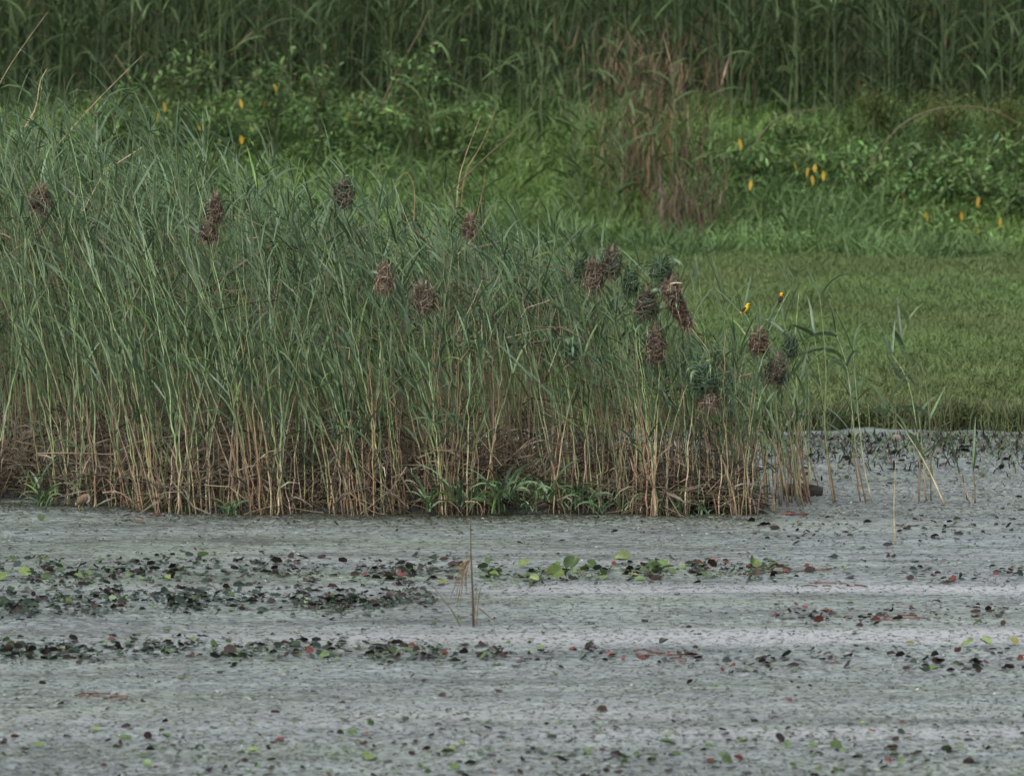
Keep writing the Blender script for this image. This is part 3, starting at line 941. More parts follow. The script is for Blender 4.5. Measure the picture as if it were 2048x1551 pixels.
# ------------------------------------------------------------------ floating leaves
def lily_mesh(col, fold=0.0, curl=0.0, seed=0, rim=None):
    """Round notched leaf of unit radius, folded along its midrib and curled at the rim."""
    r_ = np.random.RandomState(seed)
    na, nr = 15, 4
    a = np.linspace(.22, 2 * np.pi - .22, na)[None, :]
    r = np.array([.04, .4, .75, 1.0])[:, None]
    rr = r * (1 + .06 * np.sin(3 * a + r_.uniform(0, 6)) * r)
    x, y = rr * np.cos(a), rr * np.sin(a) * .9
    z = np.abs(y) * math.tan(fold) + curl * (r ** 2.5) * (.6 + .4 * np.sin(2 * a + r_.uniform(0, 6))) + .04 * np.sin(7 * a) * r ** 2
    k = 1 / math.sqrt(1 + math.tan(fold) ** 2)
    V = np.stack([x, y * k, z * k], -1)
    c = np.tile(np.asarray(col), (nr * na, 1)) * np.exp(r_.normal(0, .12, (nr * na, 1)))
    if rim is not None:
        w = np.repeat(np.array([0, 0, .25, .8]), na)[:, None]
        c = c * (1 - w) + np.asarray(rim) * w
    me = MB().add((V.reshape(-1, 3), grid_faces(1, nr, na), c)).mesh("lily_leaf", M_lily)
    return me


MAR, DKG, BRG, RED, GRN, YGR = (.024, .015, .012), (.022, .038, .025), (.115, .165, .05), (.10, .034, .028), (.06, .10, .035), (.20, .20, .05)
LM = {k: [lily_mesh(c, f, cu, s) for s, (f, cu) in enumerate(((0.1, .1), (.5, .1), (.9, .2), (.3, .5), (.2, -.3), (1.1, 0)))] for k, c in
      (('mar', MAR), ('dkg', DKG), ('brg', BRG), ('red', RED), ('grn', GRN), ('yg', YGR))}


def put_leaf(px_, py_, r, kind, label, group, shape=None, tilt=None, lift=None, cat="lily leaf", az=None):
    g = W(px_, py_)
    shape = rng.randint(6) if shape is None else shape
    o = link("lily_leaf", LM[kind][shape])
    tilt = abs(rng.normal(.12, .32)) if tilt is None else tilt
    tilt = min(tilt, 1.35)
    o.scale = (r, r, r)
    az = rng.uniform(0, 6.28) if az is None else az
    o.rotation_euler = (Matrix.Rotation(az, 3, 'Z') @ Matrix.Rotation(tilt, 3, 'X') @ Matrix.Rotation(rng.uniform(0, 6.28), 3, 'Z')).to_euler()
    o.location = (g[0], g[1], (.012 + r * math.sin(tilt) * .75) if lift is None else lift)
    tag(o, label, cat, group)
    return o


# patches of small leaves: (x0, x1, y0, y1, count as single things, count in the mass, colour weights mar/dkg/red/grn, label)
BANDS = [
    (960, 1330, 1130, 1164, 20, 110, (.2, .2, .05, .55), "small green leaf among the big green leaves right of the dead stalk"),
    (1330, 1580, 1128, 1158, 12, 70, (.35, .2, .1, .35), "small leaf scrap at the right half of the big green leaf row"),
    (200, 2000, 1478, 1545, 22, 60, (.25, .15, .05, .55), "small green leaf in the thin scatter along the bottom edge"),
    (0, 470, 1118, 1168, 46, 120, (.38, .42, .02, .18), "small dark leaf in the upper left floating patch"),
    (470, 930, 1122, 1165, 34, 90, (.5, .38, .04, .08), "small dark leaf between the upper left patch and the dead stalk"),
    (0, 420, 1182, 1226, 44, 190, (.3, .66, .01, .03), "small dark leaf in the dense second patch at left"),
    (420, 870, 1180, 1222, 36, 120, (.36, .56, .02, .06), "small dark leaf in the thinning right half of the second patch"),
    (0, 420, 1282, 1318, 32, 110, (.22, .62, .02, .14), "dark green leaf in the third patch at lower left"),
    (420, 940, 1284, 1320, 26, 80, (.35, .42, .04, .19), "small dark leaf in the frayed right end of the third patch"),
    (1500, 2048, 1030, 1085, 34, 60, (.8, .12, .06, .02), "small dark leaf in the water below the lone right reeds"),
    (1480, 2048, 1130, 1165, 20, 40, (.6, .2, .15, .05), "small dark leaf at the right end of the big green leaves"),
    (1430, 2048, 1300, 1348, 22, 60, (.7, .15, .1, .05), "small reddish dark leaf in the lower right patch"),
    (1540, 1960, 1215, 1248, 18, 40, (.6, .2, .2, .0), "small reddish dark leaf in the middle right patch"),
    (980, 1400, 1295, 1325, 10, 30, (.5, .1, .35, .05), "small reddish leaf in the row below the pale water lane"),
]
mass = MB()


def mass_leaf(px_, py_, r, col):
    g = W(px_, py_)
    t = abs(rng.normal(.12, .4)); az = rng.uniform(0, 6.28)
    an = np.linspace(0, 2 * np.pi, 6, endpoint=False) + rng.uniform(0, 1)
    x, y, z = np.cos(an), np.sin(an) * .8, np.abs(np.sin(an)) * rng.uniform(0, .7)
    R_ = np.array(Matrix.Rotation(az, 3, 'Z') @ Matrix.Rotation(min(t, 1.3), 3, 'X'))
    V = (np.stack([x, y, z], -1) * r) @ R_.T
    V += (g[0], g[1], .006 - V[:, 2].min())
    mass.add((V, np.array([(0, 1, 2, 5), (2, 3, 4, 5)]), np.tile(col, (6, 1))))


for x0, x1, y0, y1, n1, n2, wts, lab in BANDS:
    n1 = int(n1 * .68)
    for i in range(n1 + n2 * (5 if x0 < 900 and y0 < 1300 else 3)):
        px_ = rng.uniform(x0 - (200 if x0 == 0 and i > n1 else 0), x1 + (200 if x1 == 2048 and i > n1 else 0))
        py_ = np.clip(rng.normal((y0 + y1) / 2, (y1 - y0) / 3.4), y0 - 8, y1 + 8) + 6 * math.sin(px_ / 70. + y0) + 4 * math.sin(px_ / 23.)
        if math.sin(px_ / 41. + y0 * .7) + math.sin(px_ / 97. + y0) < -.9 and rng.rand() < .75: px_ += 60
        kd = rng.choice(['mar', 'dkg', 'red', 'grn'], p=wts)
        r = rng.gamma(6, .0040)
        if i < n1:
            put_leaf(px_, py_, min(max(r * 1.0, .018), .05), kd, lab, "small floating leaves " + lab.split(" leaf ")[1])
        else:
            c = np.array({'mar': MAR, 'dkg': DKG, 'red': RED, 'grn': GRN}[kd]) * np.exp(rng.normal(0, .3))
            mass_leaf(px_, py_, min(r * 1.02, .05), c)
# loose leaves everywhere, and the thick dark growth in the far water at right
for i in range(1600):
    py_ = rng.uniform(1040, 1600); c = (MAR, RED, GRN, BRG, DKG)[rng.choice(5, p=(.45, .12, .2, .13, .1))]
    if rng.rand() < .45: py_ = rng.uniform(1440, 1600)
    mass_leaf(rng.uniform(-200, 2250), py_, rng.gamma(4, .0042), np.array(c) * np.exp(rng.normal(0, .3)))
for i in range(1500):
    py_ = 872 + abs(rng.normal(0, 32)); px_ = rng.uniform(1380, 2250)
    mass_leaf(px_, py_, rng.gamma(4, .0055), np.array((MAR, DKG, (.06, .05, .04))[rng.choice(3)]) * np.exp(rng.normal(0, .3)))

n = 2600
py_ = 870 + np.abs(rng.normal(0, 36, n)); px_ = rng.uniform(1380, 2250, n)
gb = np.array([W(a, b) for a, b in zip(px_, py_)])
cc = np.array([MAR, DKG, GRN, (.08, .10, .05)])[rng.choice(4, n)] * np.exp(rng.normal(0, .3, (n, 1)))
mass.add(strips(gb, rng.uniform(0, 6.28, n), rng.uniform(.2, 1.4, n), rng.uniform(0, 1, n), rng.uniform(.04, .13, n), rng.uniform(.01, .024, n), cc, cc, seg=2, prof=(.6, 1, .2)))
BIG = [
    (10, 1160, .085, 'brg', "large bright green leaf at the photo's left edge, nearest the corner"),
    (50, 1152, .07, 'brg', "upright bright green leaf second from the photo's left edge"),
    (22, 1122, .06, 'grn', "flat green leaf farthest back at the left edge"),
    (92, 1124, .05, 'brg', "round green leaf farther back in the upper left patch"),
    (200, 1126, .055, 'grn', "flat pale green leaf at the back of the upper left patch"),
    (155, 1158, .06, 'brg', "green leaf on a thick stalk in the upper left patch"),
    (285, 1160, .055, 'brg', "green leaf lying with its edge up below the upper left patch"),
    (333, 1160, .055, 'brg', "rightmost green leaf below the upper left patch"),
    (885, 1168, .06, 'yg', "yellow green leaf just left of the dead stalk"),
    (988, 1158, .06, 'brg', "narrow upright green leaf just right of the dead stalk"),
    (990, 1172, .045, 'brg', "small pale green leaf lowest beside the dead stalk"),
    (1048, 1135, .075, 'brg', "tall folded green leaf at the back of the big leaf row"),
    (1068, 1166, .06, 'brg', "low rounded green leaf left of the big upright one"),
    (1110, 1160, .105, 'brg', "big upright yellow green leaf, the largest of all"),
    (1145, 1140, .10, 'grn', "broad olive leaf behind the largest upright leaf"),
    (1182, 1140, .075, 'grn', "dark edged folded green leaf right of the broad olive leaf"),
    (1207, 1158, .055, 'brg', "pale green leaf low in the middle of the big leaf row"),
    (1245, 1128, .095, 'brg', "wide yellow green leaf at the back of the big leaf row"),
    (1300, 1130, .065, 'grn', "light green leaf between the wide yellow green leaf and the dark one"),
    (1335, 1138, .07, 'brg', "pointed green leaf left of the large dark green leaf"),
    (1385, 1138, .085, 'dkg', "large dark green leaf toward the right of the big leaf row"),
    (1270, 1155, .04, 'yg', "small yellowish leaf in front of the big leaf row"),
    (1505, 1138, .09, 'brg', "bright green folded leaf at the right of the big leaf row"),
    (1548, 1134, .06, 'grn', "green leaf at the row's right end behind the red stalks"),
    (1690, 1138, .04, 'brg', "small bright green leaf right of the red stalks"),
    (1820, 1290, .045, 'yg', "small yellow leaf standing in the right pale water"),
    (1935, 1294, .07, 'brg', "green leaf left of the upright one near the right edge"),
    (1970, 1292, .065, 'brg', "upright green leaf near the photo's right edge"),
    (2025, 1290, .07, 'yg', "wide yellow leaf at the photo's right edge"),
    (1848, 1346, .06, 'dkg', "squarish dark green leaf in the lower right patch"),
    (1868, 1343, .045, 'brg', "small green leaf touching the squarish dark one"),
    (1328, 1290, .05, 'dkg', "lone dark upright leaf at the end of the pale water lane"),
    (1080, 1298, .045, 'brg', "lone bright green leaf in the middle of the foreground"),
    (866, 1254, .045, 'grn', "lone green leaf left of the dead stalk's foot"),
    (77, 1494, .055, 'brg', "bright green leaf near the bottom left corner"),
    (505, 1508, .05, 'brg', "bright green leaf among loose bits at the bottom left"),
    (735, 1520, .055, 'brg', "upright green leaf at the bottom edge left of centre"),
    (902, 1505, .045, 'brg', "small green leaf at the bottom edge near the centre"),
    (1333, 1490, .06, 'grn', "green leaf on dark stems at the bottom right of centre"),
    (1485, 1488, .045, 'brg', "small bright green leaf at the bottom right"),
]
for px_, py_, r, kd, lab in BIG:
    put_leaf(px_, py_, r * .74, kd, lab, None, shape=rng.choice([0, 1, 3]), tilt=rng.uniform(.4, .85) if "upright" in lab or "folded" in lab or r > .09 else rng.uniform(.1, .35), az=rng.normal(0, .5))
mo = mass.obj("floating_leaves", M_lily)
tag(mo, "countless small dark leaves and scraps floating over the pond", "floating leaves", kind="stuff")


# red stalks lying on the water
for i, (x0, x1, py_, lab) in enumerate(((1490, 1690, 1146, "thin reddish stalks lying level right of the big green leaves"), (1610, 1860, 1236, "reddish stalks lying level in the middle right patch"),
                                        (1200, 1340, 1312, "reddish stalks lying level below the pale water lane"), (130, 240, 1393, "reddish stalks lying level in the lower left water"),
                                        (1590, 1720, 1166, "second bundle of reddish stalks lower right of the green leaf row"), (236, 300, 1036, "reddish leaf stalks in the water under the left reeds"),
                                        (1555, 1600, 1030, "short red stalks at the bed's right foot"))):
    c = W((x0 + x1) / 2, py_)
    o = empty("fallen_stalks", c); tag(o, lab, "stalks")
    for k in range(7):
        a = rng.uniform(x0, x1); ln = rng.uniform(.05, .16)
        p0 = W(a, py_ + rng.normal(0, 4)) - c
        t = np.array([p0, p0 + (ln / 2, rng.normal(0, .05), .006), p0 + (ln, rng.normal(0, .1), .002)]) + (0, 0, .008)
        MB().add(tubes(smooth_path(t, 5), .0045, jit((.13, .05, .04), 1, .3, .1)[0], 4)).obj("stalk", M_lily, o)


# fine weed bits over the whole surface
def scum():
    n = 105000
    py_ = np.concatenate([rng.uniform(1036, 1600, int(n * .75)), rng.uniform(865, 1036, n - int(n * .75))])
    px_ = rng.uniform(-150, 2200, n)
    far = py_ < 1036
    px_[far] = rng.uniform(1380, 2200, far.sum())
    v = (775.5 - py_) / FPX
    dy, dz = CP + v * SP, -SP + v * CP
    k = -CAM_H / dz
    base = np.stack([(px_ - 1024) / FPX * k, dy * k, np.full(n, .002)], -1)
    pal = np.array([(.25, .28, .275), (.12, .14, .11), (.045, .055, .04), (.17, .21, .12), (.08, .06, .045)])
    c = pal[rng.choice(5, n, p=(.40, .24, .22, .10, .04))] * np.exp(rng.normal(0, .25, (n, 1)))
    m = 11000
    base[:m, 0] = (rng.uniform(-150, 1540, m) - 1024) / FPX * 60
    base[:m, 1] = np.interp(1024 + base[:m, 0] * FPX / 60, FX, FY) + .25 - rng.gamma(1.3, .35, m)
    c[:m] = np.array((.05, .055, .032)) * np.exp(rng.normal(0, .35, (m, 1)))  # dark shore weed, its colour also painting in the reflection band under the reeds
    b = MB()
    b.add(strips(base, rng.uniform(0, 6.28, n), np.minimum(rng.gamma(2, .04, n), .25), rng.uniform(0, .2, n), np.minimum(rng.gamma(4, .010, n), .075), rng.uniform(.008, .024, n), c, c, seg=2, prof=(.5, 1, .2)))
    o = b.obj("water_weed", M_litter)
    tag(o, "fine pale and green weed bits floating all over the pond", "water weed", kind="stuff")


scum()


# ------------------------------------------------------------------ marsh of low green plants behind the bed
def marsh():
    n = 140000
    y = 70.5 + (105.4 - 70.5) * rng.rand(n) ** 1.15
    y[:9000] = 70.35 + np.abs(rng.normal(0, .55, 9000))
    x = rng.uniform(-1.5, 1, n) * 0 + (rng.uniform(820, 2300, n) - 1024) / FPX * y
    patch = np.sin(x * .9 + y * .35 + 1) + np.sin(x * .45 - y * .22) + .8 * np.sin(y * .55 + x * .2)
    z0 = mud_z(x, y) + .17 + .03 * patch + rng.normal(0, .018, n)
    edge = .22 * np.sin(x * 2.1) + .15 * np.sin(x * 5.3 + 1) + .1 * np.sin(x * 11.)
    y = np.where(y < 72.5, y + edge, y)
    z0[:9000] = (.17 + z0[:9000] * .3) * rng.uniform(.0, 1.0, 9000)
    tall = np.sin(x * 3.7 + y * 1.3) * np.sin(x * 1.1 - y * 2.1); z0 = z0 + np.clip(tall - .55, 0, 1) * .22
    base = np.stack([x, y, np.clip(z0, .005, None)], -1)
    g = np.array((.108, .174, .060))
    br = np.array((.124, .156, .062))
    mixk = np.clip(.35 + .22 * (-patch) + rng.normal(0, .2, n), 0, 1)[:, None]
    c = (g * (1 - mixk) + br * mixk) * np.exp(rng.normal(0, .14, (n, 1)))
    b = MB()
    for k in range(3):
        b.add(strips(base + rng.normal(0, .025, (n, 3)) * (1, 1, .6), rng.uniform(0, 6.28, n), rng.uniform(.35, 1.4, n), rng.uniform(0, 1.2, n), rng.uniform(.05, .13, n), rng.uniform(.007, .014, n),
                     c, c * 1.08, seg=1, prof=(1, .2), tw0=rng.normal(0, .5, n)))
    # bare stems along the near edge
    n = 2600
    x = (rng.uniform(1000, 2300, n) - 1024) / FPX * 70.5; y = 70.3 + np.abs(rng.normal(0, .35, n)) + .22 * np.sin(x * 2.1) + .15 * np.sin(x * 5.3 + 1) + .1 * np.sin(x * 11.)
    H = rng.uniform(.1, .34, n)
    pts = np.stack([np.stack([x, y, np.zeros(n)], -1), np.stack([x + rng.normal(0, .02, n), y, H * .5], -1), np.stack([x + rng.normal(0, .05, n), y, H], -1)], 1)
    b.add(tubes(pts, .006, np.repeat(jit((.15, .175, .09), n, .3, .06)[:, None, :], 3, 1), 3))
    o = b.obj("marsh_plants", M_marsh)
    tag(o, "low even carpet of green marsh plants beyond the right-hand water", "marsh plants", kind="stuff")


marsh()


# ------------------------------------------------------------------ grass on the bank
def bank_grass():
    n = 62000
    y = rng.uniform(104.2, 113.2, n)
    px_ = rng.uniform(-250, 2300, n)
    x = (px_ - 1024) / FPX * y
    y = np.where(y < 106, y + .55 * np.sin(x * 1.7) + .4 * np.sin(x * .7 + 1) + .3 * np.sin(x * 4.1), y)
    z = np.maximum(bank_z(x, y), .05)
    pt = np.sin(x * 1.3 + y * .9) + np.sin(x * .6 - y * .5 + 2)
    L = (rng.uniform(.35, .85, n)) * (1 + .12 * pt)
    light = np.array((.155, .25, .076)); dark = np.array((.10, .172, .068))
    k = np.clip(.4 + .3 * pt + rng.normal(0, .2, n) + np.interp(y, [104.2, 106], [.5, 0]), 0, 1)[:, None]
    c = (light * (1 - k) + dark * k) * np.exp(rng.normal(0, .2, (n, 1)))
    b = MB()
    b.add(strips(np.stack([x, y, z - .03], -1), rng.uniform(0, 6.28, n), rng.uniform(.9, 1.5, n), rng.uniform(.2, 2.0, n), L, rng.uniform(.014, .03, n), c * .9, c * 1.1, seg=4, tw0=rng.normal(0, .5, n), tw1=rng.normal(0, .6, n)))
    o = b.obj("bank_grass", M_grass)
    tag(o, "tall bright green grass covering the far bank", "grass", kind="stuff")


bank_grass()


# ------------------------------------------------------------------ tall canes at the back
def cane_arrays(n, x, y, H, nl, seg=4, sides=3):
    z = bank_z(x, y)
    base = np.stack([x, y, z - .05], -1)
    lx, ly, cx, cy = rng.normal(0, .07, n), rng.normal(-.02, .05, n), rng.normal(0, .06, n), rng.normal(-.03, .04, n)
    s = np.tile(np.linspace(0, 1, 6), (n, 1))
    pts = path_pts(base, H, lx, ly, cx, cy, s)
    return base, lx, ly, cx, cy, pts


CL_A, CL_B = np.array((.060, .102, .045)), np.array((.080, .130, .052))


def cane_mass():
    n = 1700
    px_ = rng.uniform(-300, 2350, n); y = rng.uniform(111.4, 119, n)
    x = (px_ - 1024) / FPX * y
    H = rng.uniform(2.9, 4.6, n)
    base, lx, ly, cx, cy, pts = cane_arrays(n, x, y, H, 12)
    mb = MB(); mb.add(tubes(pts, rng.uniform(.008, .014, n)[:, None] * np.linspace(1, .4, 6), np.repeat(jit((.07, .10, .05), n, .25, .05)[:, None, :], 6, 1), 3))
    st = mb.obj("stems", M_massstem)
    mb = MB()
    for k in range(13):
        sv = rng.uniform(.06, 1, n)
        bp = path_pts(base, H, lx, ly, cx, cy, sv[:, None])[:, 0]
        q = rng.rand(n, 1)
        c = (CL_A * q + CL_B * (1 - q)) * np.exp(rng.normal(-.1, .3, (n, 1)))
        br = rng.rand(n) < .05; c[br] = (.13, .10, .05)
        mb.add(strips(bp, rng.uniform(0, 6.28, n), rng.uniform(.7, 1.4, n), rng.uniform(.2, 1.5, n), rng.uniform(.45, .95, n), rng.uniform(.022, .044, n), c, c, seg=4, tw0=rng.normal(0, .6, n), tw1=rng.normal(0, .6, n)))
    lo = mb.obj("leaves", M_far)
    r = empty("cane_thicket", (0, 114, 2))
    tag(r, "dark green thicket of tall canes closing the view along the top", "canes", kind="stuff")
    for o in (st, lo):
        o.parent = r; o.matrix_parent_inverse = Matrix.Translation((0, -114, -2)); o["kind"] = "stuff"


cane_mass()

CP_ = []
for j in range(8):
    H = rng.uniform(2.2, 3.6)
    n1 = np.array([H])
    lx, cx = rng.normal(0, .08, 1), rng.normal(0, .08, 1); ly, cy = rng.normal(-.02, .05, 1), rng.normal(0, .04, 1)
    pf = lambda sv, n1=n1, lx=lx, ly=ly, cx=cx, cy=cy: path_pts(np.zeros((1, 3)), n1, lx, ly, cx, cy, np.atleast_2d(sv))[0]
    sm = MB().add(tubes(pf(np.linspace(0, 1, 9)), np.linspace(.012, .004, 9), jit((.10, .14, .065), 9, .1, .05), 5)).mesh("cane_stem", M_stem)
    lv = []
    for k in range(10):
        c = (CL_B * rng.uniform(.8, 1.25))[None] * (1.0, 1.0, .9)
        lv.append(MB().add(strips(pf(np.array([.15 + .85 * k / 10 + rng.uniform(0, .08)]).clip(0, .99)), rng.uniform(0, 6.28, 1), rng.uniform(.6, 1.3, 1), rng.uniform(.3, 1.8, 1), rng.uniform(.4, .8, 1), rng.uniform(.028, .05, 1), c, c * 1.1, seg=5, tw0=rng.normal(0, .5), tw1=rng.normal(0, .5), fold=.25)).mesh("cane_leaf", M_far))
    CP_.append((sm, lv))
for i in range(110):
    if i < 18: px_ = rng.uniform(1140, 1440); y = rng.uniform(106.2, 107.2)
    elif i < 40: px_ = rng.uniform(850, 1520); y = rng.uniform(107.5, 111.6)
    else: px_ = rng.uniform(-40, 2090); y = rng.uniform(111.2, 112.6)
    x = (px_ - 1024) / FPX * y
    sm, lv = CP_[rng.randint(8)]
    r = empty("tall_cane", (x, y, float(bank_z(np.array(x), np.array(y))) - .05), rng.uniform(0, 6.28))
    f = rng.uniform(.8, 1.2) * (.8 if i < 40 else 1); r.scale = (1, 1, f)
    if i < 40: tag(r, "tall leafy cane in the pale clump at the top middle", "cane", "canes of the pale clump at the top middle")
    else: tag(r, "tall dark cane fronting the top thicket " + ("at upper left" if px_ < 500 else "left of the pale clump" if px_ < 900 else "behind the rusty dead clump" if px_ < 1450 else "above the right-hand shrubs" if px_ < 1750 else "at the upper right corner"), "cane", "canes fronting the thicket along the top")
    link("stem", sm, r)
    for m in lv: link("leaf", m, r)


# ------------------------------------------------------------------ dead brown clump in the middle of the bank
def dead_clump(px0, px1, y, H, n, label, col):
    xc = ((px0 + px1) / 2 - 1024) / FPX * y
    zc = float(bank_z(np.array(xc), np.array(y)))
    o = empty("dead_cane_clump", (xc, y, zc)); tag(o, label, "dead canes")
    hw = (px1 - px0) / 2 / FPX * y
    for i in range(14):
        x0 = rng.normal(0, hw * .45); h = H * rng.uniform(.7, 1.1)
        t = np.array([(x0, rng.normal(0, .3), -.1), (x0 * 1.1 + rng.normal(0, .05), rng.normal(0, .3), h * .5), (x0 * 1.3 + rng.normal(0, .15), rng.normal(0, .3), h)])
        MB().add(tubes(smooth_path(t, 6), np.linspace(.012, .005, 6), jit((.17, .11, .07), 1)[0], 4)).obj("stalk", M_stem, o)
    x0 = rng.normal(0, hw * .5, n); zz = rng.uniform(0, H, n) ** 1.0
    bp = np.stack([x0 * (1 + zz / H * .3), rng.normal(0, .4, n), zz], -1)
    c = jit(col, n, .4)
    f = MB().add(strips(bp, rng.uniform(0, 6.28, n), rng.choice([-1, 1], n) * rng.uniform(.9, 1.5, n), rng.uniform(0, .6, n), rng.uniform(.25, .7, n), rng.uniform(.01, .025, n), c, c, seg=3, tw0=rng.normal(0, 1, n), tw1=rng.normal(0, 1, n))).obj("dead_leaves", M_litter, o)
    f["kind"] = "stuff"


dead_clump(1180, 1410, 108.3, 2.6, 850, "rusty brown clump of dead canes in the middle of the far bank", (.105, .080, .053))
dead_clump(1300, 1430, 106.3, .9, 380, "grey brown heap of dead leaves right below the rusty clump", (.095, .078, .056))


# ------------------------------------------------------------------ leafy shrubs with yellowing leaves
YELL = [(549, 176), (531, 209), (327, 212), (318, 231), (399, 253), (482, 279), (480, 206), (693, 232), (726, 191), (718, 248),
        (1589, 333), (1616, 342), (1630, 337), (1647, 350), (1624, 359), (1502, 369), (1803, 394), (1958, 369), (1851, 432), (1922, 432), (2001, 443), (2025, 437),
        (1799, 458), (1835, 448), (1942, 456), (1951, 459), (1829, 475), (1478, 286), (1958, 402)]


def shrub(px_, py_foot, y, H, wid, label, col=(.122, .20, .072), n=360, ls=(.10, .18), lw=(.03, .058), yl=()):
    x = (px_ - 1024) / FPX * y
    z = float(bank_z(np.array(x), np.array(y)))
    o = empty("leafy_shrub", (x, y, z)); tag(o, label, "shrub")
    mb = MB(); nst = 7
    tips = []
    for i in range(nst):
        a = rng.uniform(0, 6.28); rr = wid * rng.uniform(.1, .9)
        t = np.array([(rng.normal(0, .05), rng.normal(0, .05), -.1), (rr * .4 * math.cos(a), rr * .4 * math.sin(a), H * .5), (rr * math.cos(a), rr * math.sin(a), H * rng.uniform(.75, 1))])
        sp = smooth_path(t, 7); tips.append(sp)
        MB().add(tubes(sp, np.linspace(.014, .004, 7), (.09, .10, .05), 4)).obj("stem", M_stem, o)
    tips = np.array(tips)
    i = rng.randint(0, nst, n); s = rng.uniform(.3, 1, n) * 6
    f = np.floor(s).astype(int).clip(0, 5); w = (s - f)[:, None]
    bp = tips[i, f] * (1 - w) + tips[i, f + 1] * w + rng.normal(0, .14, (n, 3)) * (wid / .6, wid / .6, .8)
    bp[:, 2] = np.clip(bp[:, 2], .05, None)
    c = jit(col, n, .28)
    fo = MB().add(strips(bp, rng.uniform(0, 6.28, n), rng.uniform(-.8, .6, n), rng.uniform(.2, 1.2, n), rng.uniform(*ls, n), rng.uniform(*lw, n), c, c * 1.1, seg=4, tw0=rng.normal(0, .4, n), prof=(.25, .9, 1, .65, .06), fold=.2)).obj("foliage", M_far, o)
    fo["kind"] = "stuff"
    for a_, b_ in yl:
        q = P(a_, b_ - 8, y - wid - .55) - np.array((x, y, z))
        yc = np.array((.58, .37, .05)) * rng.uniform(.8, 1.1)
        lo = MB().add(strips(q[None], rng.uniform(0, 6.28), -1.2, .4, rng.uniform(.12, .19), rng.uniform(.05, .075), yc, yc, seg=4, prof=(.3, .9, 1, .7, .1), tw0=rng.uniform(-.5, .5))).obj("yellow_leaf", M_far, o)
        lo["label"] = "yellow fading leaf"
    return o


def zfoot(px_, py_):
    """depth on the bank seen at the pixel"""
    for y in np.linspace(104.3, 113, 200):
        p = P(px_, py_, y)
        if p[2] <= float(bank_z(np.array(p[0]), np.array(y))): return y
    return 112.0


SHR = [
    (270, 265, 1.0, "left"), (360, 262, 1.15, "left"), (455, 268, 1.1, "left"), (545, 262, 1.25, "left"), (640, 268, 1.35, "left"), (730, 262, 1.3, "left"), (830, 265, 1.15, "left"), (905, 275, .9, "left"), (180, 255, .8, "left"),
    (1500, 400, .8, "right"), (1570, 385, .9, "right"), (1640, 400, .85, "right"), (1720, 410, .8, "right"), (1800, 440, .8, "right"), (1880, 440, .9, "right"), (1960, 450, .95, "right"), (2035, 460, .9, "right"), (1840, 400, .8, "right"), (1930, 385, .9, "right"), (1590, 330, .8, "right"), (2030, 390, .9, "right"),
]
ORD = ["first", "second", "third", "fourth", "fifth", "sixth", "seventh", "eighth", "ninth", "tenth", "eleventh", "twelfth"]
cent = np.array([(a, b - c * 45) for a, b, c, d in SHR])
owner = [int(np.argmin(np.hypot(cent[:, 0] - a, (cent[:, 1] - b) * 1.0))) for a, b in YELL]
rank = {}
for sd_ in ("left", "right"):
    for k, i in enumerate(sorted([i for i, q in enumerate(SHR) if q[3] == sd_], key=lambda i: (SHR[i][0]))):
        rank[i] = k
for i, (a, b, h, sd_) in enumerate(SHR):
    yl = [YELL[k] for k in range(len(YELL)) if owner[k] == i]
    lab = "broad-leaved green shrub" + (" with yellow leaves" if yl else "") + ", " + ORD[rank[i]] + " from the left on the bank's " + sd_ + " half"
    yy_ = min(zfoot(a, b), 109.4) if sd_ == "left" else zfoot(a, b)
    if sd_ == "left":
        xx_ = (a - 1024) / FPX * yy_
        h = float(P(a, 262 - h * 118, yy_)[2] - bank_z(np.array(xx_), np.array(yy_)))
    shrub(a, b, yy_, h * (1.0 + .25 * math.sin(i * 2.3)), .62, lab, yl=yl)
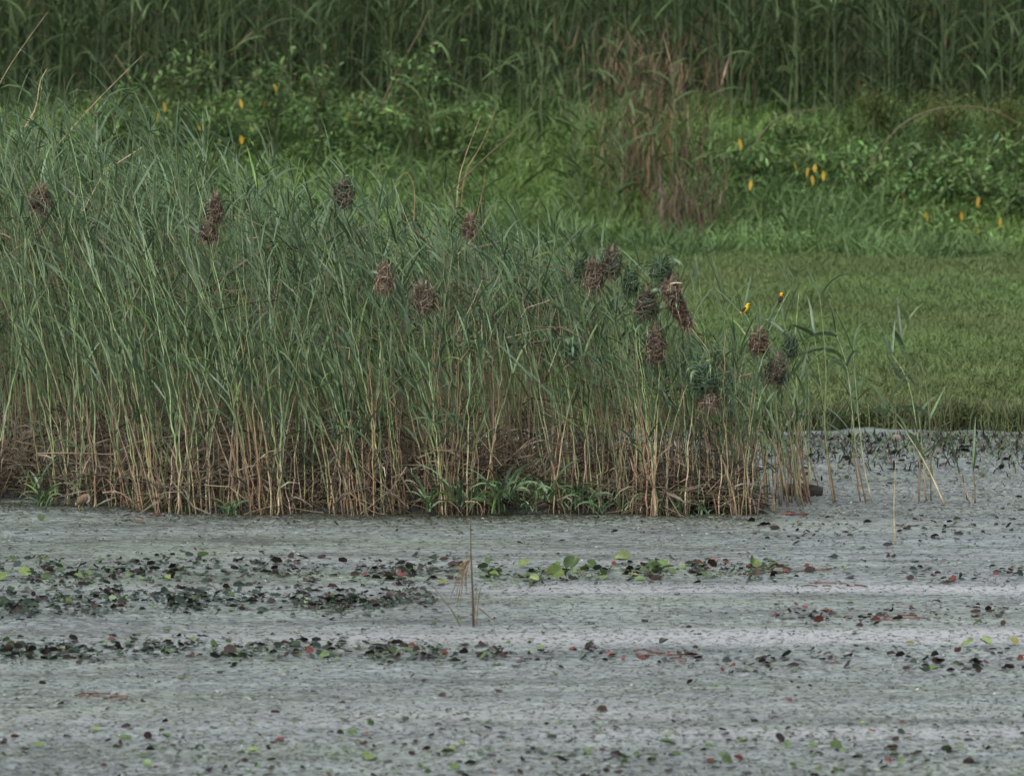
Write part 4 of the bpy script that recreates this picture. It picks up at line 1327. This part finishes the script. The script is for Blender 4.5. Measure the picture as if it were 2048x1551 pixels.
def bank_herbs():
    b = MB()
    for x0, x1, ya, yb, hm, n in ((120, 1000, 108.6, 111.6, .95, 4800), (1430, 2250, 105.0, 109.8, .6, 5000), (900, 1500, 107.0, 111.0, .6, 1500)):
        px_ = rng.uniform(x0, x1, n); y = rng.uniform(ya, yb, n); x = (px_ - 1024) / FPX * y
        hh = hm * (.65 + .35 * np.sin(x * 2.3 + y) * np.sin(x * .9 - y * 1.7))
        z = bank_z(x, y) + hh * rng.rand(n) ** .6
        k = rng.rand(n, 1)
        c = (np.array((.14, .225, .07)) * k + np.array((.10, .17, .066)) * (1 - k)) * np.exp(rng.normal(0, .25, (n, 1)))
        b.add(strips(np.stack([x, y, z], -1), rng.uniform(0, 6.28, n), rng.uniform(-.5, .9, n), rng.uniform(.2, 1.4, n), rng.uniform(.08, .19, n), rng.uniform(.016, .045, n), c, c, seg=3, tw0=rng.normal(0, .5, n), prof=(.3, 1, .8, .08)))
    o = b.obj("bank_herbs", M_far)
    tag(o, "mixed leafy green weeds growing through the far bank's grass", "weeds", kind="stuff")


bank_herbs()
# feathery olive bushes at the right
for a, b, h, w_, lab in ((1750, 300, 1.0, .7, "feathery olive bush, left of the three at upper right"), (1880, 330, 1.15, .8, "feathery olive bush, middle of the three at upper right"), (2010, 335, 1.2, .8, "feathery olive bush at the right edge under the canes")):
    shrub(a, b, zfoot(a, b), h, w_, lab, col=(.105, .13, .04), n=1500, ls=(.06, .12), lw=(.012, .025))

# bare arching stems on the bank
for pts_, lab in (([(1738, 335), (1790, 262), (1850, 225), (1920, 213), (1990, 222), (2060, 262)], "long bare stem arching over the feathery bushes at right"),
                  ([(1500, 300), (1540, 250), (1580, 228), (1660, 215)], "bare stem arching low right of the rusty dead clump"),
                  ([(230, 110), (255, 150), (275, 200)], "dark bare stem leaning in the canes at upper left"),
                  ([(760, 220), (790, 150), (830, 80), (860, 20)], "bare grey stem leaning right in front of the top canes")):
    y = 108.3 if pts_[0][1] > 280 else 109.6
    pw = np.array([P(a, b, y) for a, b in pts_]); o = pw[0].copy()
    r = MB().add(tubes(smooth_path(pw - o, 14), np.linspace(.016, .007, 14), (.12, .10, .06), 5)).obj("bare_stem", M_stem)
    r.location = o
    tag(r, lab, "stem")
